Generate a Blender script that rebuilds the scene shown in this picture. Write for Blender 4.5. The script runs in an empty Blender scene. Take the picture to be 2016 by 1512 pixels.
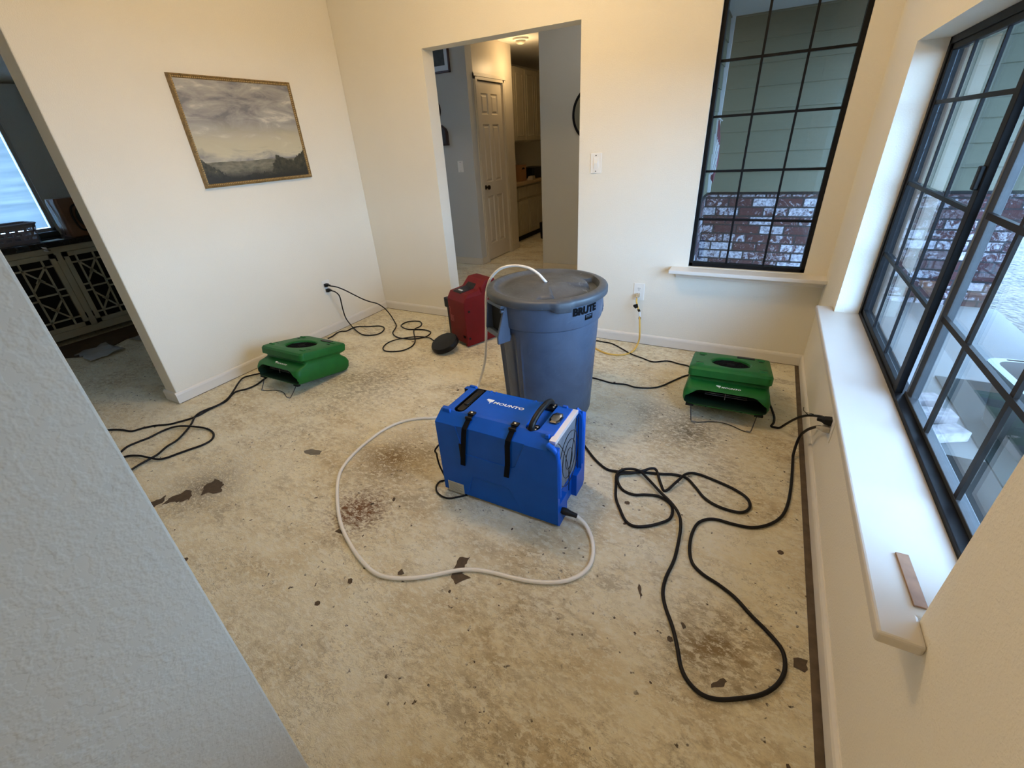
import bpy, bmesh, math, random
from mathutils import Vector, Matrix, noise as mnoise
random.seed(7)
PI = math.pi
sc = bpy.context.scene
COL = sc.collection

# ------------------------------------------------------------------ camera, world, lights, exposure
cam_d = bpy.data.cameras.new('camera'); cam = bpy.data.objects.new('camera', cam_d); COL.objects.link(cam)
cam_d.sensor_width = 36; cam_d.lens = 871.809 / 2016 * 36; cam_d.clip_start = 0.02
R3 = Matrix([[0.883121, -0.1818476, 0.4324681], [0.4659671, 0.4471085, -0.7635239], [-0.0545152, 0.8757999, 0.4795859]])
cam.matrix_world = Matrix.Translation(Vector([3.1895, -3.1718, 1.4])) @ R3.to_4x4()
sc.camera = cam
vs = sc.view_settings
vs.view_transform = 'Standard'; vs.look = 'None'; vs.gamma = 1; vs.use_curve_mapping = False
vs.exposure = 0.73
sc.cycles.max_bounces = 12; sc.cycles.diffuse_bounces = 6; sc.cycles.transparent_max_bounces = 16
sc.cycles.sample_clamp_indirect = 6

SKY = 13.0
w = bpy.data.worlds.new('sky'); sc.world = w; w.use_nodes = True
wn = w.node_tree.nodes; wl = w.node_tree.links
bg = wn['Background']; bg.inputs['Strength'].default_value = SKY
tc = wn.new('ShaderNodeTexCoord'); sx = wn.new('ShaderNodeSeparateXYZ'); rp = wn.new('ShaderNodeValToRGB')
wl.new(tc.outputs['Generated'], sx.inputs[0]); wl.new(sx.outputs['Z'], rp.inputs[0]); wl.new(rp.outputs[0], bg.inputs['Color'])
rp.color_ramp.elements[0].position = 0.0; rp.color_ramp.elements[0].color = (0.38, 0.63, 1.0, 1)
rp.color_ramp.elements[1].position = 0.7; rp.color_ramp.elements[1].color = (0.38, 0.60, 1.0, 1)

def light(name, kind, loc, energy, color, **kw):
    l = bpy.data.lights.new(name, kind); l.energy = energy; l.color = color
    rot = kw.pop('rot', None)
    portal = kw.pop('portal', False)
    for k, v in kw.items(): setattr(l, k, v)
    if portal: l.cycles.is_portal = True
    o = bpy.data.objects.new(name, l); o.location = loc
    if rot: o.rotation_euler = rot
    COL.objects.link(o); return o
# sky portals at the openings
light('portal_right', 'AREA', (3.80, -1.45, 1.1), 1, (1,1,1), shape='RECTANGLE', size=1.15, size_y=1.85, rot=(0, PI/2, 0), portal=True)
light('portal_back', 'AREA', (3.14, 0.14, 1.5), 1, (1,1,1), shape='RECTANGLE', size=0.7, size_y=1.75, rot=(-PI/2, 0, 0), portal=True)
# added unseen warm fills for room and foyer, then the kitchen and hall lamps
light('dining_warm_fill', 'POINT', (1.9, -1.3, 2.42), 25, (1.0, 0.69, 0.36), shadow_soft_size=0.12)
light('foyer_warm_fill', 'POINT', (1.3, -4.9, 2.5), 16, (1.0, 0.78, 0.52), shadow_soft_size=0.12)
light('kitchen_lamp', 'POINT', (0.31, 2.62, 2.20), 4, (1.0, 0.68, 0.34), shadow_soft_size=0.07)
light('hall_lamp', 'POINT', (1.6, 0.95, 2.35), 3.0, (1.0, 0.93, 0.85), shadow_soft_size=0.1)

# ------------------------------------------------------------------ materials
def nt(name):
    m = bpy.data.materials.new(name); m.use_nodes = True
    t = m.node_tree; return m, t.nodes, t.links, t.nodes['Principled BSDF']
def N(n, kind, **kw):
    o = n.new(kind)
    for k, v in kw.items():
        if k.startswith('i_'): o.inputs[k[2:].replace('_', ' ')].default_value = v
        else: setattr(o, k, v)
    return o
def ramp(n, stops):
    r = n.new('ShaderNodeValToRGB'); e = r.color_ramp.elements
    while len(e) < len(stops): e.new(0.5)
    for i, (p, c) in enumerate(stops):
        e[i].position = p; e[i].color = (*c, 1) if not isinstance(c, (int, float)) else (c, c, c, 1)
    return r
def mix(n, l, fac, a, b, blend='MIX'):
    m = n.new('ShaderNodeMix'); m.data_type = 'RGBA'; m.blend_type = blend
    for sock, v in ((m.inputs[0], fac), (m.inputs[6], a), (m.inputs[7], b)):
        if isinstance(v, (int, float)): sock.default_value = v
        elif isinstance(v, tuple): sock.default_value = (*v, 1)
        else: l.new(v, sock)
    return m.outputs[2]
def math_(n, l, op, a, b=0.0):
    m = n.new('ShaderNodeMath'); m.operation = op
    for i, v in enumerate((a, b)):
        if isinstance(v, (int, float)): m.inputs[i].default_value = v
        else: l.new(v, m.inputs[i])
    return m.outputs[0]
def bump(n, l, b, h, strength=0.3, dist=0.002):
    bp_ = n.new('ShaderNodeBump'); bp_.inputs['Strength'].default_value = strength; bp_.inputs['Distance'].default_value = dist
    l.new(h, bp_.inputs['Height']); l.new(bp_.outputs[0], b.inputs['Normal'])
def noise(n, l, scale, detail=4, rough=0.55, vec=None, dist=0.0):
    t = n.new('ShaderNodeTexNoise'); t.inputs['Scale'].default_value = scale; t.inputs['Detail'].default_value = detail
    t.inputs['Roughness'].default_value = rough; t.inputs['Distortion'].default_value = dist
    if vec is None:
        c = n.new('ShaderNodeTexCoord'); vec = c.outputs['Object']
    l.new(vec, t.inputs['Vector']); return t.outputs['Fac']
def plain(name, col, rough=0.5, metal=0.0, nscale=0, namp=0.06, bumps=0, bscale=200, spec=None, coat=0):
    m, n, l, b = nt(name)
    b.inputs['Roughness'].default_value = rough; b.inputs['Metallic'].default_value = metal
    if spec is not None: b.inputs['Specular IOR Level'].default_value = spec
    if coat: b.inputs['Coat Weight'].default_value = coat
    if nscale:
        f = noise(n, l, nscale)
        r = ramp(n, [(0.3, tuple(c * (1 - namp) for c in col)), (0.7, tuple(min(1, c * (1 + namp)) for c in col))])
        l.new(f, r.inputs[0]); l.new(r.outputs[0], b.inputs['Base Color'])
    else: b.inputs['Base Color'].default_value = (*col, 1)
    if bumps: bump(n, l, b, noise(n, l, bscale, 2), bumps, 0.001)
    return m

def paint_mat(name, col, rough=0.75, s=0.45, scale=170):
    m, n, l, b = nt(name)
    b.inputs['Roughness'].default_value = rough; b.inputs['Specular IOR Level'].default_value = 0.25
    f = noise(n, l, 1.3, 3)
    r = ramp(n, [(0.3, tuple(c * 0.975 for c in col)), (0.7, tuple(min(1, c * 1.02) for c in col))])
    l.new(f, r.inputs[0]); l.new(r.outputs[0], b.inputs['Base Color'])
    h = noise(n, l, scale, 2, 0.5)
    hr = ramp(n, [(0.42, 0.0), (0.66, 1.0)]); l.new(h, hr.inputs[0])
    bump(n, l, b, hr.outputs[0], s, 0.0012)
    return m
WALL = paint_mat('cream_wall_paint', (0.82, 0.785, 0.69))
WALLF = paint_mat('near_wall_shaded', (0.47, 0.465, 0.415), s=0.7, scale=75)  # wall colour darkened to carry the shade on the near wall face
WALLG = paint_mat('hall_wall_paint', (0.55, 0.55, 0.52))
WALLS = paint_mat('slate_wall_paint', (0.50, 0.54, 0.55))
TRIM = plain('white_trim_paint', (0.74, 0.72, 0.68), 0.42, nscale=6, namp=0.02)
SILLM = plain('sill_trim_darkened', (0.56, 0.53, 0.48), 0.45, nscale=6, namp=0.02)  # white trim paint darkened to offset strong light on the long sill
CEIL = paint_mat('ceiling_paint', (0.80, 0.78, 0.72))
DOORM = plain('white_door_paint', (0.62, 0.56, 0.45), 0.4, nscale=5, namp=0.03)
BLKFRAME = plain('black_window_frame', (0.008, 0.008, 0.009), 0.5, nscale=30, namp=0.3, spec=0.15)
BRONZE = plain('dark_bronze_muntin', (0.012, 0.009, 0.007), 0.5, nscale=30, namp=0.3, spec=0.2)
ALU = plain('bare_aluminium', (0.30, 0.32, 0.34), 0.35, 0.6, nscale=40, namp=0.1)
ALUD = plain('dark_grey_aluminium', (0.045, 0.047, 0.05), 0.4, 0.1, nscale=40, namp=0.15)
BLK = plain('black_plastic', (0.007, 0.007, 0.0075), 0.42, nscale=40, namp=0.3, spec=0.25)
BLKR = plain('black_rubber_cord', (0.006, 0.005, 0.006), 0.5, spec=0.25)
BLKW = plain('black_webbing', (0.006, 0.006, 0.007), 0.85, bumps=0.5, bscale=900, spec=0.1)
WHT = plain('white_plastic', (0.85, 0.84, 0.80), 0.35)
HOSE = plain('milky_hose', (0.78, 0.76, 0.72), 0.3)
YEL = plain('yellow_cord', (0.72, 0.46, 0.10), 0.45)
GOLD = plain('gilded_wood', (0.27, 0.18, 0.075), 0.42, 0.35, nscale=60, namp=0.35)
STEEL = plain('steel_screw', (0.7, 0.7, 0.7), 0.25, 1.0)
WIRE = plain('dark_steel_wire', (0.05, 0.05, 0.05), 0.4, 0.6)
DARK = plain('dark_recess', (0.006, 0.006, 0.006), 0.9)
GREEN = plain('green_moulded_plastic', (0.010, 0.125, 0.020), 0.48, spec=0.3, nscale=14, namp=0.12, bumps=0.12, bscale=500)
GREENIN = plain('green_duct_interior', (0.003, 0.030, 0.010), 0.7)
BLUE = plain('blue_moulded_plastic', (0.0015, 0.082, 0.44), 0.40, spec=0.22, nscale=9, namp=0.08, bumps=0.15, bscale=450)
RED = plain('red_moulded_plastic', (0.15, 0.003, 0.006), 0.45, spec=0.25, nscale=9, namp=0.12, bumps=0.12, bscale=450)
REDD = plain('faded_red_print', (0.34, 0.07, 0.07), 0.5, nscale=60, namp=0.2)
PRINTW = plain('white_print', (0.85, 0.87, 0.88), 0.5)
PRINTK = plain('black_print', (0.004, 0.004, 0.005), 0.7, spec=0.05)
WOODS = plain('brown_wood_strip', (0.30, 0.17, 0.10), 0.55, nscale=30, namp=0.2)
COUNTER = plain('dark_counter', (0.014, 0.013, 0.014), 0.22, nscale=20, namp=0.3)
CABP = plain('cream_cabinet_paint', (0.40, 0.38, 0.29), 0.5, nscale=8, namp=0.05)
KCAB = plain('oak_kitchen_cabinet', (0.42, 0.37, 0.26), 0.4, nscale=10, namp=0.08)
KCOUNT = plain('tan_laminate', (0.42, 0.30, 0.17), 0.4, nscale=40, namp=0.1)
BASKETM = plain('grey_basket_plastic', (0.24, 0.23, 0.27), 0.4)
BROWN = plain('copper_brown_shell', (0.16, 0.085, 0.050), 0.35, nscale=10, namp=0.15)
PAPER = plain('pale_paper', (0.72, 0.78, 0.82), 0.6)
CLEARP = plain('clear_grey_plug', (0.45, 0.43, 0.38), 0.25, nscale=60, namp=0.15)
CONC = plain('porch_concrete', (0.17, 0.17, 0.165), 0.9, nscale=6, namp=0.07, bumps=0.2, bscale=60)
TUBM = plain('grey_tub_plastic', (0.045, 0.045, 0.045), 0.4)
RUG = plain('dark_green_rug', (0.0015, 0.006, 0.0045), 0.95, nscale=60, namp=0.3, bumps=0.5, bscale=300)
HARDW = plain('brown_hardwood', (0.07, 0.040, 0.022), 0.45, nscale=12, namp=0.3)
TACK = plain('brown_tack_strip', (0.105, 0.075, 0.050), 0.8, nscale=25, namp=0.3)
SOFFIT = plain('white_porch_paint', (0.34, 0.35, 0.35), 0.6)

def siding_mat():
    m, n, l, b = nt('sage_siding_paint'); b.inputs['Roughness'].default_value = 0.6
    c = n.new('ShaderNodeTexCoord'); mp = n.new('ShaderNodeMapping'); mp.inputs['Scale'].default_value = (3, 3, 40)
    l.new(c.outputs['Object'], mp.inputs[0]); f = noise(n, l, 3, 4, 0.6, mp.outputs[0])
    r = ramp(n, [(0.3, (0.088, 0.086, 0.052)), (0.7, (0.100, 0.098, 0.062))]); l.new(f, r.inputs[0]); l.new(r.outputs[0], b.inputs['Base Color'])
    bump(n, l, b, f, 0.15, 0.002); return m
SIDING = siding_mat()

def brick_mat(name, wash=0.5, axis='XZ'):
    m, n, l, b = nt(name); b.inputs['Roughness'].default_value = 0.85
    c = n.new('ShaderNodeTexCoord'); s = n.new('ShaderNodeSeparateXYZ'); cb = n.new('ShaderNodeCombineXYZ')
    l.new(c.outputs['Object'], s.inputs[0]); l.new(s.outputs['X' if axis == 'XZ' else 'Y'], cb.inputs['X']); l.new(s.outputs['Z'], cb.inputs['Y'])
    bt = n.new('ShaderNodeTexBrick'); l.new(cb.outputs[0], bt.inputs['Vector'])
    bt.inputs['Scale'].default_value = 1.0; bt.inputs['Brick Width'].default_value = 0.205; bt.inputs['Row Height'].default_value = 0.0815
    bt.inputs['Mortar Size'].default_value = 0.008; bt.inputs['Mortar Smooth'].default_value = 0.25; bt.inputs['Bias'].default_value = 0.0
    bt.offset = 0.5
    bt.inputs['Color1'].default_value = (0, 0, 0, 1); bt.inputs['Color2'].default_value = (1, 1, 1, 1); bt.inputs['Mortar'].default_value = (0.0, 0.0, 0.0, 1)
    rnd = bt.outputs['Color']
    big = noise(n, l, 16, 5, 0.65, dist=1.5); fine = noise(n, l, 45, 4, 0.7)
    base = ramp(n, [(0.3, (0.026, 0.008, 0.009)), (0.5, (0.056, 0.014, 0.013)), (0.60, (0.034, 0.014, 0.016)), (0.68, (0.16, 0.14, 0.15))]); l.new(fine, base.inputs[0])
    a = math_(n, l, 'ADD', math_(n, l, 'MULTIPLY', rnd, 0.42), big)
    wr = ramp(n, [(0.70, 0.0), (0.80, 0.9)]); l.new(a, wr.inputs[0])
    white = ramp(n, [(0.35, (0.12, 0.11, 0.13)), (0.5, (0.30, 0.29, 0.33)), (0.65, (0.46, 0.45, 0.49))]); l.new(fine, white.inputs[0])
    col = mix(n, l, wr.outputs[0], base.outputs[0], white.outputs[0])
    col = mix(n, l, bt.outputs['Fac'], col, (0.016, 0.013, 0.014))
    l.new(col, b.inputs['Base Color'])
    h = math_(n, l, 'SUBTRACT', math_(n, l, 'MULTIPLY', fine, 0.3), bt.outputs['Fac'])
    bump(n, l, b, h, 0.9, 0.012)
    return m
BRICK = brick_mat('whitewashed_brick'); BRICKY = brick_mat('whitewashed_brick_return', axis='YZ')

def gravel_mat():
    m, n, l, b = nt('pale_gravel'); b.inputs['Roughness'].default_value = 0.95
    c = n.new('ShaderNodeTexCoord'); v = n.new('ShaderNodeTexVoronoi'); v.inputs['Scale'].default_value = 28
    l.new(c.outputs['Object'], v.inputs['Vector'])
    r = ramp(n, [(0.0, (0.17, 0.15, 0.12)), (0.5, (0.105, 0.09, 0.07)), (1.0, (0.03, 0.03, 0.03))]); l.new(v.outputs['Distance'], r.inputs[0])
    f = noise(n, l, 9, 4); rr = ramp(n, [(0.3, 0.65), (0.7, 1.15)]); l.new(f, rr.inputs[0])
    l.new(mix(n, l, 1.0, r.outputs[0], rr.outputs[0], 'MULTIPLY'), b.inputs['Base Color'])
    bump(n, l, b, v.outputs['Distance'], 0.8, 0.02); return m
GRAVEL = gravel_mat()

def floor_mat():
    m, n, l, b = nt('stained_concrete_slab')
    c = n.new('ShaderNodeTexCoord'); O = c.outputs['Object']
    mp = n.new('ShaderNodeMapping'); mp.inputs['Rotation'].default_value = (0, 0, 0.5); mp.inputs['Scale'].default_value = (1.0, 1.7, 1.0); l.new(O, mp.inputs[0]); V = mp.outputs[0]
    base_n = noise(n, l, 2.6, 10, 0.66, V, 0.15)
    base = ramp(n, [(0.30, (0.66, 0.54, 0.34)), (0.42, (0.84, 0.745, 0.525)), (0.54, (0.95, 0.885, 0.68)), (0.75, (0.93, 0.885, 0.71))])
    l.new(base_n, base.inputs[0]); col = base.outputs[0]
    # golden adhesive film, in broad patches
    g = noise(n, l, 1.3, 6, 0.68, O, 0.3); gr = ramp(n, [(0.47, 0.0), (0.60, 0.60)]); l.new(g, gr.inputs[0])
    g2 = noise(n, l, 20, 8, 0.74, V, 0.25); g2r = ramp(n, [(0.42, 0.0), (0.60, 1.0)]); l.new(g2, g2r.inputs[0])
    col = mix(n, l, math_(n, l, 'MULTIPLY', gr.outputs[0], g2r.outputs[0]), col, (0.46, 0.345, 0.175))
    # grey scuffed trowel smears
    s = noise(n, l, 5, 10, 0.72, V, 0.35); sr = ramp(n, [(0.53, 0.0), (0.60, 0.55)]); l.new(s, sr.inputs[0])
    s2 = noise(n, l, 1.7, 3, 0.5, V); s2r = ramp(n, [(0.40, 0.15), (0.62, 1.0)]); l.new(s2, s2r.inputs[0])
    col = mix(n, l, math_(n, l, 'MULTIPLY', sr.outputs[0], s2r.outputs[0]), col, (0.40, 0.335, 0.225))
    # brown rust spots near the middle of the room and below the windows
    def spot(cx, cy, rad, colr, amt, sc_=30):
        nonlocal col
        d = n.new('ShaderNodeVectorMath'); d.operation = 'DISTANCE'; l.new(O, d.inputs[0]); d.inputs[1].default_value = (cx, cy, 0)
        f1 = ramp(n, [(0.0, 1.0), (1.0, 0.0)]); l.new(math_(n, l, 'DIVIDE', d.outputs['Value'], rad), f1.inputs[0])
        t = noise(n, l, sc_, 8, 0.78, V, 0.3); t2 = ramp(n, [(0.42, 0.0), (0.62, 1.0)]); l.new(math_(n, l, 'ADD', math_(n, l, 'MULTIPLY', f1.outputs[0], 0.22), math_(n, l, 'SUBTRACT', t, 0.11)), t2.inputs[0])
        k = math_(n, l, 'MULTIPLY', math_(n, l, 'MULTIPLY', t2.outputs[0], f1.outputs[0]), amt)
        col = mix(n, l, k, col, colr)
    spot(1.84, -2.24, 0.24, (0.20, 0.085, 0.030), 1.6, 40)
    spot(1.72, -1.88, 0.42, (0.25, 0.155, 0.06), 1.3)
    spot(1.02, -2.45, 0.34, (0.16, 0.12, 0.08), 1.1, 30)
    spot(2.86, -0.92, 0.50, (0.22, 0.18, 0.12), 0.8, 30)
    spot(3.3, -2.2, 0.3, (0.33, 0.24, 0.12), 1.2, 14)
    spot(1.0, -1.30, 0.6, (0.30, 0.24, 0.15), 0.8, 22)
    spot(3.05, -1.05, 0.3, (0.12, 0.10, 0.06), 0.9, 34)
    # small dark crumbs and scratches
    v = n.new('ShaderNodeTexVoronoi'); v.inputs['Scale'].default_value = 26; v.inputs['Randomness'].default_value = 1.0
    wv = n.new('ShaderNodeVectorMath'); wv.operation = 'ADD'; nz = n.new('ShaderNodeTexNoise'); nz.inputs['Scale'].default_value = 60; l.new(O, nz.inputs['Vector'])
    vs_ = n.new('ShaderNodeVectorMath'); vs_.operation = 'SCALE'; vs_.inputs['Scale'].default_value = 0.03; l.new(nz.outputs['Color'], vs_.inputs[0])
    l.new(O, wv.inputs[0]); l.new(vs_.outputs[0], wv.inputs[1]); l.new(wv.outputs[0], v.inputs['Vector'])
    fr = ramp(n, [(0.10, 1.0), (0.15, 0.0)]); l.new(v.outputs['Distance'], fr.inputs[0])
    msk = noise(n, l, 5, 4, 0.7, O); mr = ramp(n, [(0.46, 0.0), (0.53, 1.0)]); l.new(msk, mr.inputs[0])
    col = mix(n, l, math_(n, l, 'MULTIPLY', fr.outputs[0], mr.outputs[0]), col, (0.085, 0.060, 0.038))
    fl_ = noise(n, l, 60, 6, 0.8, V, 0.6); flr = ramp(n, [(0.59, 0.0), (0.64, 0.85)]); l.new(fl_, flr.inputs[0])
    m3 = noise(n, l, 3.1, 4, 0.7, V, 0.5); m3r = ramp(n, [(0.42, 0.15), (0.60, 1.0)]); l.new(m3, m3r.inputs[0])
    col = mix(n, l, math_(n, l, 'MULTIPLY', flr.outputs[0], m3r.outputs[0]), col, (0.14, 0.10, 0.055))
    st = noise(n, l, 10, 10, 0.78, V, 0.5); str_ = ramp(n, [(0.480, 0.0), (0.50, 0.75), (0.510, 0.0)]); l.new(st, str_.inputs[0])
    col = mix(n, l, math_(n, l, 'MULTIPLY', str_.outputs[0], m3r.outputs[0]), col, (0.24, 0.17, 0.09))
    wf = noise(n, l, 30, 8, 0.78, V, 0.3); wfr = ramp(n, [(0.51, 0.0), (0.57, 0.8)]); l.new(wf, wfr.inputs[0])
    col = mix(n, l, wfr.outputs[0], col, (0.95, 0.91, 0.76))
    l.new(col, b.inputs['Base Color'])
    rr = ramp(n, [(0.3, 0.50), (0.7, 0.72)]); l.new(g2, rr.inputs[0]); l.new(rr.outputs[0], b.inputs['Roughness'])
    b.inputs['Specular IOR Level'].default_value = 0.35
    h = math_(n, l, 'ADD', math_(n, l, 'MULTIPLY', g2, 0.8), math_(n, l, 'ADD', math_(n, l, 'MULTIPLY', s, 0.7), math_(n, l, 'MULTIPLY', fl_, 0.35)))
    bump(n, l, b, h, 1.0, 0.014)
    return m
FLOORM = floor_mat()
PATCH = plain('bare_dark_chip', (0.075, 0.050, 0.030), 0.7, nscale=60, namp=0.25)
PATCHG = plain('grey_filler_chip', (0.155, 0.140, 0.115), 0.75, nscale=50, namp=0.2)

def glass_mat():
    m = bpy.data.materials.new('window_glass'); m.use_nodes = True; n = m.node_tree.nodes; l = m.node_tree.links
    n.remove(n['Principled BSDF']); out = n['Material Output']
    tr = n.new('ShaderNodeBsdfTransparent'); tr.inputs[0].default_value = (0.93, 0.96, 0.95, 1)
    gl = n.new('ShaderNodeBsdfGlossy'); gl.inputs['Roughness'].default_value = 0.0
    geo = n.new('ShaderNodeNewGeometry'); ior = n.new('ShaderNodeMix'); ior.inputs[2].default_value = 1.47; ior.inputs[3].default_value = 1 / 1.47
    l.new(geo.outputs['Backfacing'], ior.inputs[0])
    f = n.new('ShaderNodeFresnel'); l.new(ior.outputs[0], f.inputs['IOR'])
    mx = n.new('ShaderNodeMixShader'); l.new(f.outputs[0], mx.inputs[0]); l.new(tr.outputs[0], mx.inputs[1]); l.new(gl.outputs[0], mx.inputs[2])
    l.new(mx.outputs[0], out.inputs['Surface']); return m
GLASS = glass_mat()

def blind_mat():
    m = bpy.data.materials.new('translucent_shade'); m.use_nodes = True; n = m.node_tree.nodes; l = m.node_tree.links
    n.remove(n['Principled BSDF']); out = n['Material Output']
    c = n.new('ShaderNodeTexCoord'); mp = n.new('ShaderNodeMapping'); mp.inputs['Scale'].default_value = (1, 1, 14); l.new(c.outputs['Object'], mp.inputs[0])
    f = noise(n, l, 1.5, 3, 0.5, mp.outputs[0]); r = ramp(n, [(0.35, (0.55, 0.60, 0.62)), (0.65, (0.68, 0.71, 0.72))]); l.new(f, r.inputs[0])
    d = n.new('ShaderNodeBsdfDiffuse'); t = n.new('ShaderNodeBsdfTranslucent'); l.new(r.outputs[0], d.inputs[0]); l.new(r.outputs[0], t.inputs[0])
    mx = n.new('ShaderNodeMixShader'); mx.inputs[0].default_value = 0.45; l.new(d.outputs[0], mx.inputs[1]); l.new(t.outputs[0], mx.inputs[2]); l.new(mx.outputs[0], out.inputs['Surface'])
    return m
BLIND = blind_mat()

def canvas_mat():
    m, n, l, b = nt('painted_landscape'); b.inputs['Roughness'].default_value = 0.5
    c = n.new('ShaderNodeTexCoord'); s = n.new('ShaderNodeSeparateXYZ'); l.new(c.outputs['Object'], s.inputs[0])
    u = math_(n, l, 'DIVIDE', math_(n, l, 'ADD', s.outputs['Y'], 0.415), 0.83)   # 0..1 left to right
    v = math_(n, l, 'DIVIDE', math_(n, l, 'ADD', s.outputs['Z'], 0.31), 0.62)     # 0..1 bottom to top
    mp = n.new('ShaderNodeMapping'); mp.inputs['Scale'].default_value = (1, 1.6, 5); mp.inputs['Rotation'].default_value = (-0.35, 0, 0); l.new(c.outputs['Object'], mp.inputs[0])
    cl = noise(n, l, 2.6, 7, 0.6, mp.outputs[0], 0.6)
    cloud = ramp(n, [(0.38, (0.19, 0.19, 0.20)), (0.47, (0.30, 0.29, 0.28)), (0.58, (0.40, 0.39, 0.355)), (0.66, (0.60, 0.58, 0.50))]); l.new(cl, cloud.inputs[0])
    glow = ramp(n, [(0.22, 0.0), (0.33, 0.85), (0.42, 0.75), (0.60, 0.0)]); l.new(math_(n, l, 'ADD', v, math_(n, l, 'MULTIPLY', math_(n, l, 'SUBTRACT', cl, 0.5), 0.35)), glow.inputs[0])
    col = mix(n, l, glow.outputs[0], cloud.outputs[0], (0.60, 0.55, 0.38))
    hz = noise(n, l, 9, 5, 0.6, mp.outputs[0]); hill = ramp(n, [(0.35, (0.115, 0.110, 0.080)), (0.65, (0.24, 0.225, 0.165))]); l.new(hz, hill.inputs[0])
    sk = noise(n, l, 6, 4, 0.6); edge = math_(n, l, 'ADD', 0.235, math_(n, l, 'MULTIPLY', math_(n, l, 'SUBTRACT', sk, 0.5), 0.03))
    isl = math_(n, l, 'LESS_THAN', v, edge); col = mix(n, l, isl, col, hill.outputs[0])
    tn = noise(n, l, 16, 5, 0.7); 
    lft = ramp(n, [(0.0, 0.34), (0.08, 0.20), (0.16, 0.13), (0.30, 0.06), (0.45, 0.12), (0.60, 0.10), (0.68, 0.27), (0.80, 0.22), (1.0, 0.30)]); l.new(u, lft.inputs[0])
    te = math_(n, l, 'ADD', lft.outputs[0], math_(n, l, 'MULTIPLY', math_(n, l, 'SUBTRACT', tn, 0.5), 0.22))
    ist = math_(n, l, 'LESS_THAN', v, te)
    tcx = ramp(n, [(0.35, (0.018, 0.020, 0.016)), (0.62, (0.075, 0.072, 0.045)), (0.72, (0.22, 0.20, 0.10))]); l.new(noise(n, l, 26, 5, 0.7), tcx.inputs[0])
    col = mix(n, l, ist, col, tcx.outputs[0])
    fg = ramp(n, [(0.07, 1.0), (0.16, 0.0)]); l.new(math_(n, l, 'ADD', v, math_(n, l, 'MULTIPLY', math_(n, l, 'SUBTRACT', tn, 0.5), 0.10)), fg.inputs[0])
    col = mix(n, l, fg.outputs[0], col, (0.022, 0.022, 0.018))
    l.new(col, b.inputs['Base Color']); bump(n, l, b, cl, 0.1, 0.002)
    return m
CANVAS = canvas_mat()

def bin_mat(name, c0, c1, scuff):
    m, n, l, b = nt(name); b.inputs['Roughness'].default_value = 0.42
    f = noise(n, l, 5, 7, 0.65, dist=1.4); r = ramp(n, [(0.35, c0), (0.62, c1)]); l.new(f, r.inputs[0])
    g = noise(n, l, 9, 9, 0.8, dist=2.5); gr = ramp(n, [(0.60, 0.0), (0.76, scuff)]); l.new(g, gr.inputs[0])
    l.new(mix(n, l, gr.outputs[0], r.outputs[0], (0.50, 0.54, 0.58)), b.inputs['Base Color'])
    rr = ramp(n, [(0.3, 0.34), (0.7, 0.58)]); l.new(g, rr.inputs[0]); l.new(rr.outputs[0], b.inputs['Roughness'])
    return m
BIN = bin_mat('grey_blue_bin_plastic', (0.052, 0.073, 0.115), (0.066, 0.095, 0.150), 0.28)
LID = bin_mat('grey_lid_plastic', (0.045, 0.055, 0.070), (0.068, 0.081, 0.098), 0.75)

# ------------------------------------------------------------------ mesh helpers
def newbm(): return bmesh.new()
def box(bm, x0, x1, y0, y1, z0, z1, mi=0):
    vs_ = [bm.verts.new(p) for p in ((x0,y0,z0),(x1,y0,z0),(x1,y1,z0),(x0,y1,z0),(x0,y0,z1),(x1,y0,z1),(x1,y1,z1),(x0,y1,z1))]
    for f in ((0,3,2,1),(4,5,6,7),(0,1,5,4),(1,2,6,5),(2,3,7,6),(3,0,4,7)):
        bm.faces.new([vs_[i] for i in f]).material_index = mi
    return vs_
def prism(bm, pts, axis, a, b, mi=0):
    """pts in the plane normal to axis (x: (y,z); y: (x,z); z: (x,y)), extruded from a to b"""
    def P(p, t): return (t, p[0], p[1]) if axis == 'x' else (p[0], t, p[1]) if axis == 'y' else (p[0], p[1], t)
    lo = [bm.verts.new(P(p, a)) for p in pts]; hi = [bm.verts.new(P(p, b)) for p in pts]; n = len(pts)
    fs = [bm.faces.new(lo), bm.faces.new(hi[::-1])] + [bm.faces.new((lo[i], hi[i], hi[(i+1) % n], lo[(i+1) % n])) for i in range(n)]
    for f in fs: f.material_index = mi
    return lo + hi
def loft(bm, rings, cap0=True, cap1=True, mi=0):
    R_ = [[bm.verts.new(p) for p in r] for r in rings]; n = len(R_[0])
    for a, b in zip(R_, R_[1:]):
        for i in range(n): bm.faces.new((a[i], a[(i+1) % n], b[(i+1) % n], b[i])).material_index = mi
    if cap0: bm.faces.new(R_[0][::-1]).material_index = mi
    if cap1: bm.faces.new(R_[-1]).material_index = mi
    return R_
def lathe(bm, prof, seg=64, c=(0, 0), rfun=None, cap0=True, cap1=True, mi=0):
    rings = []
    for r, z in prof:
        rings.append([(c[0] + (r if not rfun else rfun(r, z, 2*PI*i/seg)) * math.cos(2*PI*i/seg), c[1] + (r if not rfun else rfun(r, z, 2*PI*i/seg)) * math.sin(2*PI*i/seg), z) for i in range(seg)])
    return loft(bm, rings, cap0, cap1, mi)
def rrect(xh, y0, y1, r, n=5, cx=0.0):
    out = []
    for (x, y, a0) in ((xh - r, y1 - r, 0), (-xh + r, y1 - r, 90), (-xh + r, y0 + r, 180), (xh - r, y0 + r, 270)):
        for k in range(n + 1):
            a = math.radians(a0 + 90 * k / n); out.append((cx + x + r * math.cos(a), y + r * math.sin(a)))
    return out
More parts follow.
